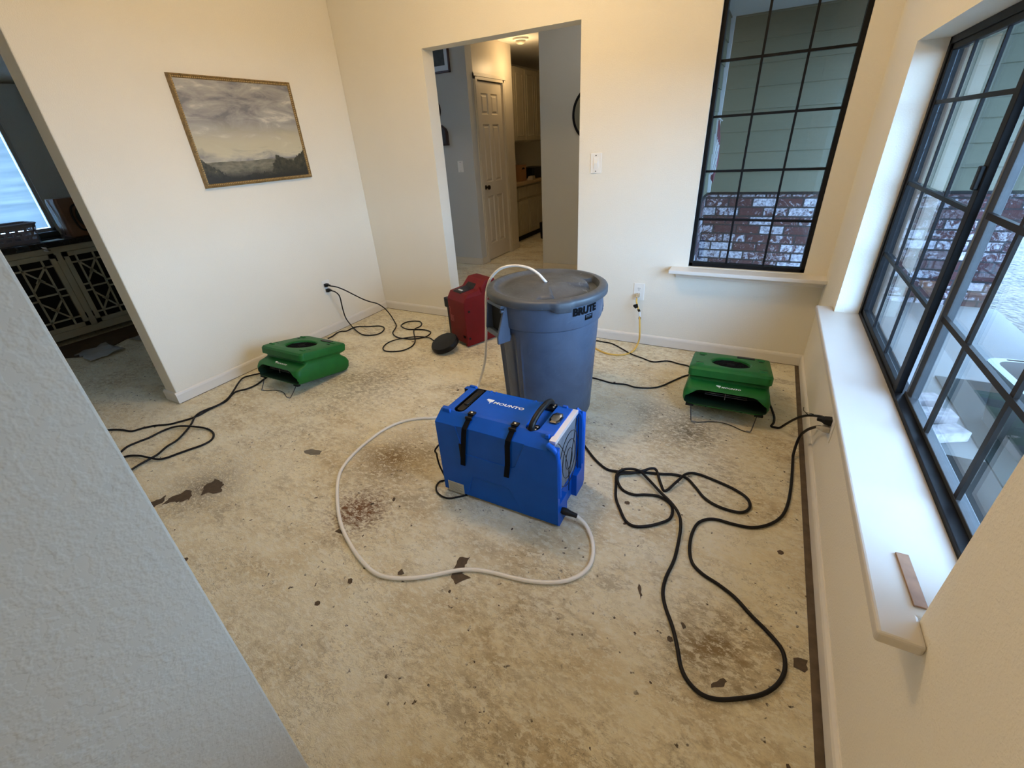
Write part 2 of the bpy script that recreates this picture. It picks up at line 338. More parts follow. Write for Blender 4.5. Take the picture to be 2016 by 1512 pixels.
def catmull(P, sub=6, closed=False):
    P = [Vector(p) for p in P]; out = []; n = len(P)
    rng = range(n if closed else n - 1)
    for i in rng:
        if closed: p0, p1, p2, p3 = P[(i-1) % n], P[i], P[(i+1) % n], P[(i+2) % n]
        else: p0, p1, p2, p3 = P[max(0, i-1)], P[i], P[i+1], P[min(n-1, i+2)]
        for k in range(sub):
            t = k / sub
            out.append(0.5 * ((2*p1) + (p2-p0)*t + (2*p0-5*p1+4*p2-p3)*t*t + (3*p1-p0-3*p2+p3)*t*t*t))
    if not closed: out.append(P[-1])
    return out
def tube(bm, pts, r, n=8, closed=False, mi=0, radii=None):
    pts = [Vector(p) for p in pts]; m = len(pts); rings = []; up = None
    for i, p in enumerate(pts):
        a = pts[(i-1) % m] if (closed or i > 0) else p; b = pts[(i+1) % m] if (closed or i < m-1) else p
        t = (b - a); t = t.normalized() if t.length > 1e-9 else Vector((0, 0, 1))
        if up is None: up = Vector((0, 0, 1)) if abs(t.z) < 0.9 else Vector((1, 0, 0))
        s = t.cross(up)
        if s.length < 1e-6: s = t.orthogonal()
        s.normalize(); up = s.cross(t).normalized()
        rr = radii[i] if radii else r
        rings.append([bm.verts.new(p + (s * math.cos(2*PI*k/n) + up * math.sin(2*PI*k/n)) * rr) for k in range(n)])
    pairs = list(zip(rings, rings[1:])) + ([(rings[-1], rings[0])] if closed else [])
    for a, b in pairs:
        for k in range(n): bm.faces.new((a[k], a[(k+1) % n], b[(k+1) % n], b[k])).material_index = mi
    if not closed:
        bm.faces.new(rings[0][::-1]).material_index = mi; bm.faces.new(rings[-1]).material_index = mi
def obj(name, bm, mats, parent=None, smooth=None, bevel=0, seg=2, loc=None, rot=None):
    bmesh.ops.recalc_face_normals(bm, faces=bm.faces)
    me = bpy.data.meshes.new(name); bm.to_mesh(me); bm.free()
    for m_ in (mats if isinstance(mats, (list, tuple)) else [mats]): me.materials.append(m_)
    o = bpy.data.objects.new(name, me); COL.objects.link(o)
    if smooth is not None:
        for p in me.polygons: p.use_smooth = True
        me.set_sharp_from_angle(angle=smooth)
    if bevel:
        mo = o.modifiers.new('bevel', 'BEVEL'); mo.width = bevel; mo.segments = seg; mo.limit_method = 'ANGLE'; mo.angle_limit = 0.6
    if parent: o.parent = parent
    if loc: o.location = loc
    if rot: o.rotation_euler = rot
    return o
def empty(name, loc=(0, 0, 0), rot=(0, 0, 0)):
    o = bpy.data.objects.new(name, None); o.empty_display_size = 0.1; o.location = loc; o.rotation_euler = rot; COL.objects.link(o); return o
def tag(o, label, cat, group=None):
    o['label'] = label; o['category'] = cat
    if group: o['group'] = group
    return o
def struct(o): o['kind'] = 'structure'; return o
def text_mesh(body, size, bold=0.0, ext=0.0004, shear=0.0, spacing=1.0):
    cu = bpy.data.curves.new('t', 'FONT'); cu.body = body; cu.size = size; cu.offset = bold; cu.extrude = ext; cu.shear = shear; cu.space_character = spacing
    cu.align_x = 'CENTER'; cu.align_y = 'CENTER'; cu.resolution_u = 3
    to = bpy.data.objects.new('t', cu); COL.objects.link(to)
    dg = bpy.context.evaluated_depsgraph_get(); me = bpy.data.meshes.new_from_object(to.evaluated_get(dg))
    bpy.data.objects.remove(to); bpy.data.curves.remove(cu)
    return me
def text_obj(name, me, mat, parent, mw):
    me.materials.clear(); me.materials.append(mat)
    o = bpy.data.objects.new(name, me); COL.objects.link(o); o.parent = parent; o.matrix_local = mw; return o
def apply_bool(o, cutters):
    for cbm, mats in cutters:
        c = obj('cutter', cbm, mats); c.parent = o.parent
        md = o.modifiers.new('b', 'BOOLEAN'); md.operation = 'DIFFERENCE'; md.object = c; md.solver = 'EXACT'; md.material_mode = 'TRANSFER'
        bpy.context.view_layer.update()
        dg = bpy.context.evaluated_depsgraph_get(); me = bpy.data.meshes.new_from_object(o.evaluated_get(dg))
        o.modifiers.clear(); old = o.data; o.data = me; bpy.data.meshes.remove(old); bpy.data.objects.remove(c)

def islands(bm):
    seen = set(); out = []
    for v in bm.verts:
        if v in seen: continue
        st = [v]; seen.add(v); isl = []
        while st:
            q = st.pop(); isl.append(q)
            for e in q.link_edges:
                w_ = e.other_vert(q)
                if w_ not in seen: seen.add(w_); st.append(w_)
        out.append(isl)
    return out
def each(name, bm, mats, parent=None, join=1, **kw):
    """one object for every separate piece of bm (join consecutive pieces that belong together)"""
    I = islands(bm); res = []
    for k in range(0, len(I), join):
        sub = bmesh.new(); mp = {}
        fs = set()
        for isl in I[k:k + join]:
            for v in isl:
                mp[v] = sub.verts.new(v.co)
                fs.update(v.link_faces)
        for f in sorted(fs, key=lambda f: f.index if f.index >= 0 else 0): 
            nf = sub.faces.new([mp[v] for v in f.verts]); nf.material_index = f.material_index
        res.append(obj(name, sub, mats, parent, **kw))
    bm.free(); return res

# ------------------------------------------------------------------ the setting
W = 3.586; YL = -2.007; CH = 2.75
# floor: slab of this room, hall, kitchen, side room and foyer, with chips that show darker concrete
bm = newbm()
box(bm, -3.0, 3.70, -6.2, 6.2, -0.12, 0.0)
CH1 = [[(2.41,-2.343),(2.397,-2.307),(2.389,-2.254),(2.429,-2.24),(2.431,-2.283),(2.442,-2.31),(2.477,-2.318),(2.446,-2.363)],
 [(2.217,-2.417),(2.221,-2.393),(2.24,-2.406),(2.223,-2.429)], [(1.836,-2.371),(1.841,-2.353),(1.866,-2.36),(1.876,-2.37)],
 [(3.301,-2.316),(3.332,-2.284),(3.339,-2.291),(3.334,-2.306),(3.318,-2.321),(3.302,-2.325)], [(3.188,-2.166),(3.197,-2.162),(3.213,-2.177),(3.206,-2.184)],
 [(3.036,-2.076),(3.051,-2.095),(3.059,-2.135),(3.043,-2.11)], [(3.509,-2.137),(3.545,-2.122),(3.545,-2.134),(3.543,-2.145),(3.546,-2.158),(3.535,-2.169),(3.51,-2.16)],
 [(0.945,-2.601),(0.938,-2.54),(0.964,-2.49),(1.021,-2.503),(1.034,-2.534),(0.995,-2.57)],
 [(1.056,-2.487),(1.004,-2.432),(1.002,-2.38),(1.07,-2.382),(1.132,-2.426),(1.119,-2.451),(1.073,-2.46)], [(0.868,-2.647),(0.883,-2.614),(0.902,-2.557),(0.932,-2.599),(0.925,-2.657)],
 [(1.855,-2.183),(1.865,-2.172),(1.876,-2.180),(1.866,-2.192)]]
CH2 = [[(1.232,-2.034),(1.253,-2.005),(1.326,-1.993),(1.341,-2.02),(1.298,-2.043),(1.256,-2.047)]]
def chip(bm, poly, z, mi, jag=0.006):
    pts = []
    for i in range(len(poly)):
        a = Vector(poly[i]); b = Vector(poly[(i+1) % len(poly)]); k = max(2, int((b-a).length / 0.010))
        for j in range(k):
            p = a.lerp(b, j / k); q = mnoise.noise_vector(Vector((p.x*60, p.y*60, 3.1))) * jag
            pts.append((p.x + q.x, p.y + q.y, z))
    vs_ = [bm.verts.new(p) for p in pts]
    f = bm.faces.new(vs_); f.material_index = mi
    if f.calc_area() and f.normal.z < 0: f.normal_flip()
for i_, c_ in enumerate(CH1): chip(bm, c_, 0.0009, 1, 0.016 if i_ in (7, 8, 9) else 0.007)
for c_ in CH2: chip(bm, c_, 0.0009, 2, 0.003)
rnd = random.Random(4)
for k in range(46):
    x = rnd.uniform(0.8, 3.5); y = rnd.uniform(-2.75, -0.2); s_ = rnd.uniform(0.004, 0.014)
    if 2.0 < x < 2.8 and -2.0 < y < -0.7: continue
    a0 = rnd.uniform(0, 6.28); e_ = rnd.uniform(0.35, 1)
    pl = [(x + s_*math.cos(t)*math.cos(a0) - s_*e_*math.sin(t)*math.sin(a0), y + s_*math.cos(t)*math.sin(a0) + s_*e_*math.sin(t)*math.cos(a0)) for t in (0, .9, 1.9, 2.8, 3.9, 5.1)]
    chip(bm, pl, 0.0008, 1, 0.003)
# tack strip gap along the window wall
box(bm, 3.551, 3.574, -3.0, 0.0, 0.0, 0.0012, 3)
me_f = obj('floor', bm, [FLOORM, PATCH, PATCHG, TACK]); struct(me_f)

def wall(name, boxes, mats, **kw):
    b = newbm()
    for q in boxes: box(b, *q)
    return struct(obj(name, b, mats, **kw))
T_ = 0.13
wall('wall_left', [(-T_, 0, YL, 0.0, 0, CH)], WALL, bevel=0.006)
wall('wall_back', [(-T_, 0.824, 0, T_, 0, CH), (0.824, 2.021, 0, T_, 2.014, CH), (2.021, 2.803, 0, T_, 0, CH), (2.803, 3.470, 0, T_, 0, 0.600), (2.803, 3.470, 0, T_, 2.36, CH), (3.470, W + 0.16, 0, T_, 0, CH)], WALL)
wall('wall_right', [(W, W + 0.16, -0.585, 0.0, 0, CH), (W, W + 0.16, -2.381, -0.585, 0, 0.560), (W, W + 0.16, -2.381, -0.585, 1.651, CH), (W, W + 0.16, -6.2, -2.381, 0, CH)], WALL)
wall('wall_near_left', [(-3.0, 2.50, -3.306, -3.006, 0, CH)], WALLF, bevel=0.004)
wall('ceiling', [(-T_, W + 0.16, -6.2, T_, CH, CH + 0.1)], CEIL)
# foyer behind the viewpoint
wall('wall_foyer_side', [(0.4, 0.5, -6.2, -3.306, 0, CH)], WALL)
wall('wall_foyer_end', [(0.4, 1.45, -6.3, -6.2, 0, CH), (3.35, W + 0.16, -6.3, -6.2, 0, CH), (1.45, 3.35, -6.3, -6.2, 0, CH)], WALL)
# baseboards
def bb_prof(s=1):   # (depth, z)
    return [(0, 0.004), (0.013*s, 0.004), (0.013*s, 0.060), (0.010*s, 0.070), (0.004*s, 0.0775), (0, 0.0775)]
b = newbm(); prism(b, [(d, z) for d, z in bb_prof()], 'y', YL - 0.013, 0.0)
prism(b, [(YL - d, z) for d, z in bb_prof()], 'x', -T_ - 0.013, 0.0); struct(obj('baseboard_left', b, TRIM))
b = newbm(); prism(b, [(-d, z) for d, z in bb_prof()], 'x', 0.0, 0.824)
prism(b, [(-d, z) for d, z in bb_prof()], 'x', 2.021, W); struct(obj('baseboard_back', b, TRIM))
b = newbm(); prism(b, [(W - d, z) for d, z in bb_prof()], 'y', -6.0, 0.0); struct(obj('baseboard_right', b, TRIM))
# dark shadow joint under the boards
b = newbm(); box(b, 0.0, 0.012, YL, 0, 0.0004, 0.004); box(b, 0, 0.824, -0.012, 0, 0.0004, 0.004); box(b, 2.021, W, -0.012, 0, 0.0004, 0.004); box(b, W - 0.012, W, -3.0, 0, 0.0004, 0.004)
struct(obj('trim_4', b, TACK))

# back window
wn_ = struct(empty('window_1', (3.1365, 0.045, 0.61)))
X0, X1, Z0, Z1 = 2.803 - 3.1365, 3.470 - 3.1365, -0.010, 1.75
b = newbm(); f_ = 0.024
for q in ((X0, X0+f_, Z0, Z1), (X1-f_, X1, Z0, Z1), (X0, X1, Z0, Z0+f_), (X0, X1, Z1-f_, Z1)): box(b, q[0], q[1], -0.022, 0.030, q[2], q[3])
obj('window_frame', b, BLKFRAME, wn_, bevel=0.002)
b = newbm()
for i in (1, 2):
    x = X0 + f_/2 + (X1 - X0 - f_) * i / 3; box(b, x-0.006, x+0.006, -0.006, 0.008, Z0+f_, Z1-f_)
for z in (0.896, 1.174, 1.461, 1.727, 2.000, 2.26):
    zz = z - 0.61; box(b, X0+f_, X1-f_, -0.007, 0.009, zz-0.0065, zz+0.0065)
obj('muntin_grid', b, BLKFRAME, wn_)
b = newbm(); box(b, X0+f_, X1-f_, 0.010, 0.014, Z0+f_, Z1-f_); obj('glass_pane', b, GLASS, wn_)
b = newbm(); prism(b, [(2.700, -0.112), (W, -0.112), (W, 0.0), (3.470, 0.0), (3.470, 0.03), (2.803, 0.03), (2.803, 0.0), (2.700, 0.0)], 'z', 0.574, 0.597)
prism(b, [(-0.0, 0.574), (-0.085, 0.574), (-0.082, 0.566), (-0.060, 0.558), (-0.030, 0.545), (-0.022, 0.530), (0, 0.526)], 'x', 2.735, W - 0.001)
ws = obj('window_sill', b, TRIM, bevel=0.003); ws.parent = wn_; ws.location = (-3.1365, -0.045, -0.61)

# right window
wr_ = struct(empty('window_2', (3.70, -1.483, 0.575)))
def L(x, y, z): return (x - 3.70, y + 1.483, z - 0.575)
def lbox(b, x0, x1, y0, y1, z0, z1, mi=0):
    a = L(x0, y0, z0); c = L(x1, y1, z1); box(b, a[0], c[0], a[1], c[1], a[2], c[2], mi)
YA, YB = -2.381, -0.585; ZT = 1.651
b = newbm()
lbox(b, 3.684, 3.742, YB-0.030, YB, 0.575, ZT); lbox(b, 3.684, 3.742, YA, YA+0.030, 0.575, ZT)
lbox(b, 3.684, 3.742, YA, YB, 0.560, 0.590); lbox(b, 3.684, 3.742, YA, YB, ZT-0.025, ZT)
obj('window_frame', b, BLKFRAME, wr_, bevel=0.002)
sf = empty('sliding_sash'); sf.parent = wr_
b = newbm(); ya, yb = -1.425, YB-0.030; z0, z1 = 0.590, ZT-0.025
lbox(b, 3.688, 3.708, ya-0.020, ya+0.018, z0, z1); lbox(b, 3.690, 3.708, yb-0.022, yb, z0, z1); lbox(b, 3.690, 3.708, ya, yb, z0, z0+0.022); lbox(b, 3.690, 3.708, ya, yb, z1-0.020, z1)
obj('sash_frame', b, BLKFRAME, sf, bevel=0.002)
b = newbm(); lbox(b, 3.706, 3.710, ya+0.02, yb-0.02, z0+0.02, z1-0.02); obj('glass_pane', b, GLASS, sf)
b = newbm()
for y in (-0.865, -1.145): lbox(b, 3.696, 3.704, y-0.006, y+0.006, z0+0.02, z1-0.02)
for z in (0.873, 1.160, 1.443): lbox(b, 3.694, 3.704, ya+0.018, yb-0.02, z-0.0065, z+0.0065)
obj('muntin_grid', b, BLKFRAME, sf)
b = newbm(); lbox(b, 3.676, 3.690, ya-0.010, ya+0.010, 1.215, 1.275); obj('latch', b, BLK, sf, bevel=0.003)
fx = empty('fixed_sash'); fx.parent = wr_
b = newbm(); ya, yb = YA+0.030, -1.445
lbox(b, 3.716, 3.738, yb-0.010, yb, z0, z1, 0); lbox(b, 3.718, 3.738, yb-0.050, yb-0.010, z0, z1, 1); lbox(b, 3.716, 3.738, ya, ya+0.03, z0, z1, 1)
lbox(b, 3.712, 3.738, ya, yb, z0-0.001, z0+0.012, 1); lbox(b, 3.716, 3.738, ya, yb, z1-0.020, z1, 1)
obj('sash_frame', b, [ALU, ALUD], fx, bevel=0.0015)
b = newbm(); lbox(b, 3.722, 3.726, ya+0.02, yb-0.03, z0+0.01, z1-0.02); obj('glass_pane', b, GLASS, fx)
b = newbm()
for y in (-1.700, -1.998): lbox(b, 3.712, 3.721, y-0.009, y+0.009, z0+0.012, z1-0.02)
for z in (0.873, 1.160, 1.443): lbox(b, 3.710, 3.721, ya+0.03, yb-0.05, z-0.008, z+0.008)
obj('muntin_grid', b, BRONZE, fx)
b = newbm()
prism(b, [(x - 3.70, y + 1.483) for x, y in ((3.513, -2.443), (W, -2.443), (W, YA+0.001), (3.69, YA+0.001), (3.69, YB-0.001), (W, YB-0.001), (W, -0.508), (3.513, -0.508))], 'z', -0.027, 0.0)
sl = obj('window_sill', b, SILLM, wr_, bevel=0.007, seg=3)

# neighbouring rooms: hall with kitchen beyond
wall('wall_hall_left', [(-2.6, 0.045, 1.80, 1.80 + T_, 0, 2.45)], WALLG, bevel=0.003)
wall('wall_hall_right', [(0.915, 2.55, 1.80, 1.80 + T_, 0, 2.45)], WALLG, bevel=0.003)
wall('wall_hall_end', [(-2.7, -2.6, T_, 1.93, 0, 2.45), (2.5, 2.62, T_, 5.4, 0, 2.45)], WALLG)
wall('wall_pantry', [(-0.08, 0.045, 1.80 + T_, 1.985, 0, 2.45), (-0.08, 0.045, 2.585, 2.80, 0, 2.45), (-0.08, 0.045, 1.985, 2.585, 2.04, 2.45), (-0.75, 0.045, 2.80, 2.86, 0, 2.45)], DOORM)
wall('wall_kitchen', [(-0.75, -0.68, 2.86, 5.4, 0, 2.45), (-0.75, 2.6, 5.3, 5.4, 0, 2.45)], WALL)
wall('ceiling_kitchen', [(-2.7, 2.62, T_, 5.4, 2.45, 2.55)], CEIL)
b = newbm(); box(b, -2.5, 0.045, 1.788, 1.80, 0.003, 0.085); box(b, 0.915, 2.5, 1.788, 1.80, 0.003, 0.085); box(b, 0.045, 0.057, 1.79, 1.93, 0.003, 0.085); box(b, 0.045, 0.057, 2.66, 2.86, 0.003, 0.085)
struct(obj('baseboard_hall', b, DOORM, bevel=0.002))
# six-panel pantry door in the wall facing +x
dr = struct(empty('door_1', (0.03, 1.985, 0)))
b = newbm(); dw, dh = 0.60, 2.03
xs = [0, 0.105, 0.265, 0.335, 0.495, dw]; zs = [0.012, 0.215, 0.80, 0.965, 1.60, 1.70, 1.915, dh]
for i in (0, 2, 4): box(b, -0.035, 0.0, xs[i], xs[i+1], zs[0], zs[-1])
for i in (1, 3):
    for j in (0, 2, 4, 6): box(b, -0.035, 0.0, xs[i], xs[i+1], zs[j], zs[j+1])
    for j in (1, 3, 5):
        y0_, y1_, za, zb = xs[i], xs[i+1], zs[j], zs[j+1]
        ring = lambda k, x: [(x, y0_+k, za+k), (x, y1_-k, za+k), (x, y1_-k, zb-k), (x, y0_+k, zb-k)]
        loft(b, [ring(0, 0.0), ring(0.010, -0.012), ring(0.022, -0.012), ring(0.036, -0.002)], cap0=False)
obj('door_leaf', b, DOORM, dr)
b = newbm(); box(b, -0.075, -0.045, 0.0, dw, 0.0, 2.04); obj('door_gap_shade', b, DARK, dr)  # added black sheet keeps the gaps around the leaf dark
b = newbm()
for q in ((-0.07, 0.0, 0.0, 2.09), (dw, dw + 0.07, 0.0, 2.09), (-0.07, dw + 0.07, 2.035, 2.10)):
    box(b, 0.015, 0.031, q[0], q[1], q[2], q[3]); 
    if q[3] < 2.095: box(b, 0.031, 0.036, q[0] + 0.022, q[1] - 0.010, q[2], q[3] - 0.03)
    else: box(b, 0.031, 0.036, q[0], q[1], q[2] + 0.03, q[3] - 0.01)
obj('door_casing', b, DOORM, dr, bevel=0.002)
b = newbm(); lathe(b, [(0.026, 0), (0.027, 0.004), (0.012, 0.007), (0.011, 0.03), (0.022, 0.036), (0.028, 0.048), (0.024, 0.060), (0.010, 0.066)], 24)
obj('door_knob', b, plain('dark_bronze_knob', (0.05, 0.035, 0.02), 0.3, 0.9), dr, smooth=0.7, loc=(0.0, 0.065, 0.91), rot=(0, PI/2, 0))
# side room beyond the left opening: sloped ceiling, slate wall with a shaded window
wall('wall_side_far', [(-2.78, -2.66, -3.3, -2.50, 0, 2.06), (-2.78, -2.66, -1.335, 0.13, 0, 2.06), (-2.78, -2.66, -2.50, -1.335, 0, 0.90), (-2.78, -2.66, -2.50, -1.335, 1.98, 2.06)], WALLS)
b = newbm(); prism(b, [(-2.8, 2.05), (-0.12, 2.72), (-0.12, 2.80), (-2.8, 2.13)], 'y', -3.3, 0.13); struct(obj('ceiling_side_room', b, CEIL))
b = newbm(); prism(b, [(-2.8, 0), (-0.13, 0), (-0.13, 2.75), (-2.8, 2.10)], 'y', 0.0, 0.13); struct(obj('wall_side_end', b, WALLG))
w3 = struct(empty('window_3', (-2.70, -1.92, 0.90)))
b = newbm()
for q in ((-0.58, -0.55, 0, 1.08), (0.555, 0.585, 0, 1.08), (-0.58, 0.585, 0, 0.03), (-0.58, 0.585, 1.05, 1.08)): box(b, -0.03, 0.03, q[0], q[1], q[2], q[3])
obj('window_frame', b, SOFFIT, w3, bevel=0.002)
b = newbm(); box(b, -0.015, -0.011, -0.55, 0.555, 0.03, 1.05); obj('glass_pane', b, GLASS, w3)
sh = newbm(); box(sh, 0.006, 0.008, -0.548, 0.545, 0.035, 1.048); obj('shade', sh, BLIND, w3)

# outdoors: porch slab, gravel, the wing with brick wainscot and lap siding, soffit
wall('gravel_ground', [(-14, 16, -16, 16, -0.32, -0.14)], GRAVEL)

b = newbm(); box(b, W + 0.16, 5.05, -3.4, 1.83, -0.139, -0.05); box(b, 2.66, W + 0.16, T_, 1.83, -0.139, -0.05); struct(obj('porch_slab', b, CONC, bevel=0.004))
YBK = 1.83
b = newbm(); box(b, 2.66, 4.99, YBK, YBK + 0.25, -0.05, 0.845); struct(obj('wall_brick_wing', b, BRICK))
b = newbm(); box(b, 2.56, 2.660, T_, YBK + 0.0, -0.05, 0.845); struct(obj('wall_brick_return', b, BRICKY))
b = newbm(); box(b, 2.661, 4.99, YBK - 0.022, YBK + 0.01, 0.845, 0.868); box(b, 2.56, 2.682, T_, YBK, 0.845, 0.868); struct(obj('trim_1', b, BLKFRAME, bevel=0.002))
b = newbm()
for k in range(11):
    z = 0.868 + k * 0.165
    prism(b, [(YBK - 0.018, z), (YBK - 0.016, z + 0.003), (YBK - 0.002, z + 0.166), (YBK + 0.2, z + 0.166), (YBK + 0.2, z)], 'x', 2.672, 4.96)
    prism(b, [(2.672, z), (2.670, z + 0.003), (2.662, z + 0.166), (2.56, z + 0.166), (2.56, z)], 'y', T_, YBK)
struct(obj('wall_siding_wing', b, SIDING))
b = newbm(); box(b, 2.660, 2.695, YBK - 0.055, YBK - 0.018, 0.868, 2.6); box(b, 4.93, 5.0, YBK - 0.03, YBK + 0.25, 0.868, 2.5); struct(obj('trim_2', b, SOFFIT, bevel=0.002))
b = newbm(); box(b, 2.4, 4.45, T_, 1.81, 2.20, 2.28); box(b, W + 0.16, 4.45, -2.10, T_, 2.20, 2.28); box(b, 4.45, 6.6, -2.10, 1.81, 2.50, 2.58); box(b, 4.40, 4.45, -2.10, 1.81, 2.28, 2.50); box(b, 4.33, 4.45, -2.10, 1.81, 1.90, 2.20)  # outer roof past the beam is unseen, sized to block high sky
struct(obj('ceiling_porch_sky_block', b, SOFFIT))
b = newbm(); box(b, 5.12, 5.36, 0.62, 0.86, -0.05, 0.42); box(b, 5.09, 5.39, 0.59, 0.89, 0.42, 0.47); struct(obj('trim_3', b, BRICKY))
b = newbm(); box(b, W + 0.16, 4.32, -3.4, -0.72, -0.05, -0.035); box(b, W + 0.16, 4.02, -0.72, -0.42, -0.05, -0.035); struct(obj('porch_shade_slab', b, plain('porch_shade_brown', (0.008, 0.006, 0.004), 0.95, nscale=20, namp=0.4, bumps=0.6, bscale=60)))  # added dark slab stands in for shade and sill reflection beyond the glass

# ------------------------------------------------------------------ blue dehumidifier
D = tag(empty('dehumidifier', (2.12, -1.965, 0)), 'blue boxy portable dehumidifier with two black straps, in front of the grey bin', 'dehumidifier')
LX, DY, HZ = 0.56, 0.31, 0.42
b = newbm()
prof = [(0.016, 0.0), (0.0, 0.018), (0.0, 0.383), (0.055, HZ - 0.002), (0.07, HZ), (0.25, HZ), (0.262, HZ - 0.002), (DY, 0.385), (DY, 0.018), (0.294, 0.0)]
prism(b, prof, 'x', 0.0, LX)
body = obj('housing', b, [BLUE, DARK], D)
cut = []
def cb(*boxes, mats=(BLUE, DARK), mi=0):
    c = newbm()
    for q in boxes: box(c, *q, mi)
    cut.append((c, list(mats)))
cb((0.520, 0.60, 0.022, 0.268, 0.115, 0.50))                      # grille bay
cb((-0.02, 0.022, 0.075, 0.235, 0.330, 0.50), mi=1)               # dark gap at the far left top edge
cb((0.10, 0.46, -0.01, 0.32, -0.01, 0.010), mi=1)                 # between the feet
cb((0.535, 0.60, 0.10, 0.21, -0.01, 0.115))                       # foot notch on the grille end
c = newbm(); prism(c, rrect(0.026, -0.108, 0.108, 0.024), 'z', HZ - 0.022, HZ + 0.05, 1)
for v in c.verts: v.co.x += 0.082; v.co.y += 0.165
cut.append((c, [BLUE, BLK]))
c = newbm(); prism(c, rrect(0.030, -0.112, 0.112, 0.028), 'z', HZ - 0.016, HZ + 0.05)
for v in c.verts: v.co.x += 0.424; v.co.y += 0.165
cut.append((c, [BLUE, BLK]))
c = newbm(); prism(c, [(0.10, -0.01), (0.44, -0.01), (0.40, 0.0), (0.14, 0.0)], 'z', 0.5, 0.6); cut.append((c, [BLUE]))
# shallow moulded panel in the long side
c = newbm(); prism(c, [(0.10, 0.392), (0.425, 0.392), (0.375, 0.262), (0.36, 0.250), (0.13, 0.250)], 'y', -0.02, 0.0025); cut.append((c, [BLUE]))
c = newbm(); prism(c, [(0.16, 0.135), (0.34, 0.135), (0.41, 0.010), (0.12, 0.010)], 'y', -0.02, 0.0025); cut.append((c, [BLUE]))
apply_bool(body, cut)
mo = body.modifiers.new('bevel', 'BEVEL'); mo.width = 0.0035; mo.segments = 2; mo.limit_method = 'ANGLE'; mo.angle_limit = 0.5
b = newbm()   # raised stacking lugs on the lid
for x, y, w_, d_ in ((0.032, 0.052, 0.045, 0.018), (0.032, 0.262, 0.045, 0.018), (0.50, 0.046, 0.020, 0.018), (0.485, 0.262, 0.028, 0.018)):
    p = [(x - w_/2, y - d_/2), (x + w_/2, y - d_/2), (x + w_/2, y + d_/2), (x - w_/2, y + d_/2)]
    loft(b, [[(q[0], q[1], HZ - 0.012) for q in p], [(x + (q[0]-x)*0.75, y + (q[1]-y)*0.7, HZ + 0.006) for q in p]])
for x in (0.125, 0.150, 0.345, 0.372): box(b, x, x + 0.012, 0.246, 0.262, HZ - 0.006, HZ + 0.002)
each('stacking_lug', b, BLUE, D, bevel=0.003)
# grille end: rim, filter with pleats, bright filter edge, wire guard
b = newbm(); tube(b, [(0.556, 0.016, 0.16), (0.558, 0.014, 0.30), (0.552, 0.010, 0.375), (0.535, 0.006, 0.398), (0.515, 0.010, 0.405)], 0.012, 10)
tube(b, [(0.556, 0.278, 0.14), (0.558, 0.280, 0.32), (0.552, 0.276, 0.395), (0.530, 0.272, 0.415)], 0.010, 10)
each('grille_rim', b, BLUE, D, smooth=0.8)
b = newbm(); box(b, 0.520, 0.532, 0.028, 0.262, 0.120, 0.402)
for k in range(26): box(b, 0.532, 0.5355, 0.030 + k * 0.009, 0.0335 + k * 0.009, 0.122, 0.398)
obj('filter', b, plain('grey_filter_mesh', (0.33, 0.37, 0.43), 0.6, 0.3), D)
b = newbm(); box(b, 0.516, 0.542, 0.024, 0.266, 0.400, 0.4165); obj('filter_edge', b, plain('pale_aluminium_edge', (0.72, 0.68, 0.70), 0.35, 0.4), D, bevel=0.001)
b = newbm()
cy_, cz_ = 0.145, 0.255
for ry, rz_, dy in ((0.105, 0.125, 0.0), (0.070, 0.088, 0.0), (0.036, 0.050, 0.0)):
    tube(b, [(0.549, cy_ + dy + ry * math.cos(t), cz_ + rz_ * math.sin(t)) for t in [2*PI*k/28 for k in range(28)]], 0.0016, 6, closed=True)
tube(b, catmull([(0.545, 0.045, 0.395), (0.549, 0.075, 0.35), (0.550, 0.115, 0.27), (0.550, 0.140, 0.18), (0.549, 0.145, 0.085)]), 0.0016, 6)
tube(b, catmull([(0.545, 0.235, 0.395), (0.549, 0.205, 0.34), (0.550, 0.170, 0.26), (0.550, 0.150, 0.18), (0.549, 0.145, 0.10)]), 0.0016, 6)
tube(b, [(0.549, 0.250, 0.125), (0.549, 0.250, 0.395)], 0.0016, 6)
obj('wire_guard', b, BLK, D, smooth=0.8)
# handles
b = newbm(); prism(b, rrect(0.017, -0.094, 0.094, 0.014), 'z', HZ - 0.020, HZ - 0.003)
for v in b.verts: v.co.x += 0.082; v.co.y += 0.165
prism(b, rrect(0.011, -0.050, 0.050, 0.009), 'z', HZ - 0.003, HZ + 0.003)
for v in list(b.verts)[-48:]: v.co.x += 0.084; v.co.y += 0.165
obj('handle', b, BLK, D, bevel=0.003)
b = newbm(); tube(b, catmull([(0.424, 0.062, HZ - 0.010), (0.424, 0.070, HZ + 0.012), (0.424, 0.105, HZ + 0.028), (0.424, 0.165, HZ + 0.034), (0.424, 0.225, HZ + 0.028), (0.424, 0.260, HZ + 0.012), (0.424, 0.268, HZ - 0.010)]), 0.0125, 10)
for y in (0.075, 0.252): box(b, 0.405, 0.444, y - 0.024, y + 0.024, HZ - 0.016, HZ - 0.004)
hd = obj('handle', b, BLK, D, smooth=0.8)
b = newbm()
for y in (0.068, 0.086, 0.246, 0.262): lathe(b, [(0.0055, 0), (0.0055, 0.003), (0.003, 0.0045)], 12, (0.438, y))
for v in b.verts: v.co.z += HZ - 0.005
each('screw', b, STEEL, hd, smooth=0.6)
b = newbm(); pts = [(-0.014, -0.040), (0.014, -0.040), (0.024, -0.018), (0.024, 0.018), (0.014, 0.040), (-0.014, 0.040), (-0.024, 0.018), (-0.024, -0.018)]
loft(b, [[(0.487 + x*k, 0.163 + y*k, HZ + z) for x, y in pts] for k, z in ((1.0, -0.004), (0.95, 0.006), (0.7, 0.009))])
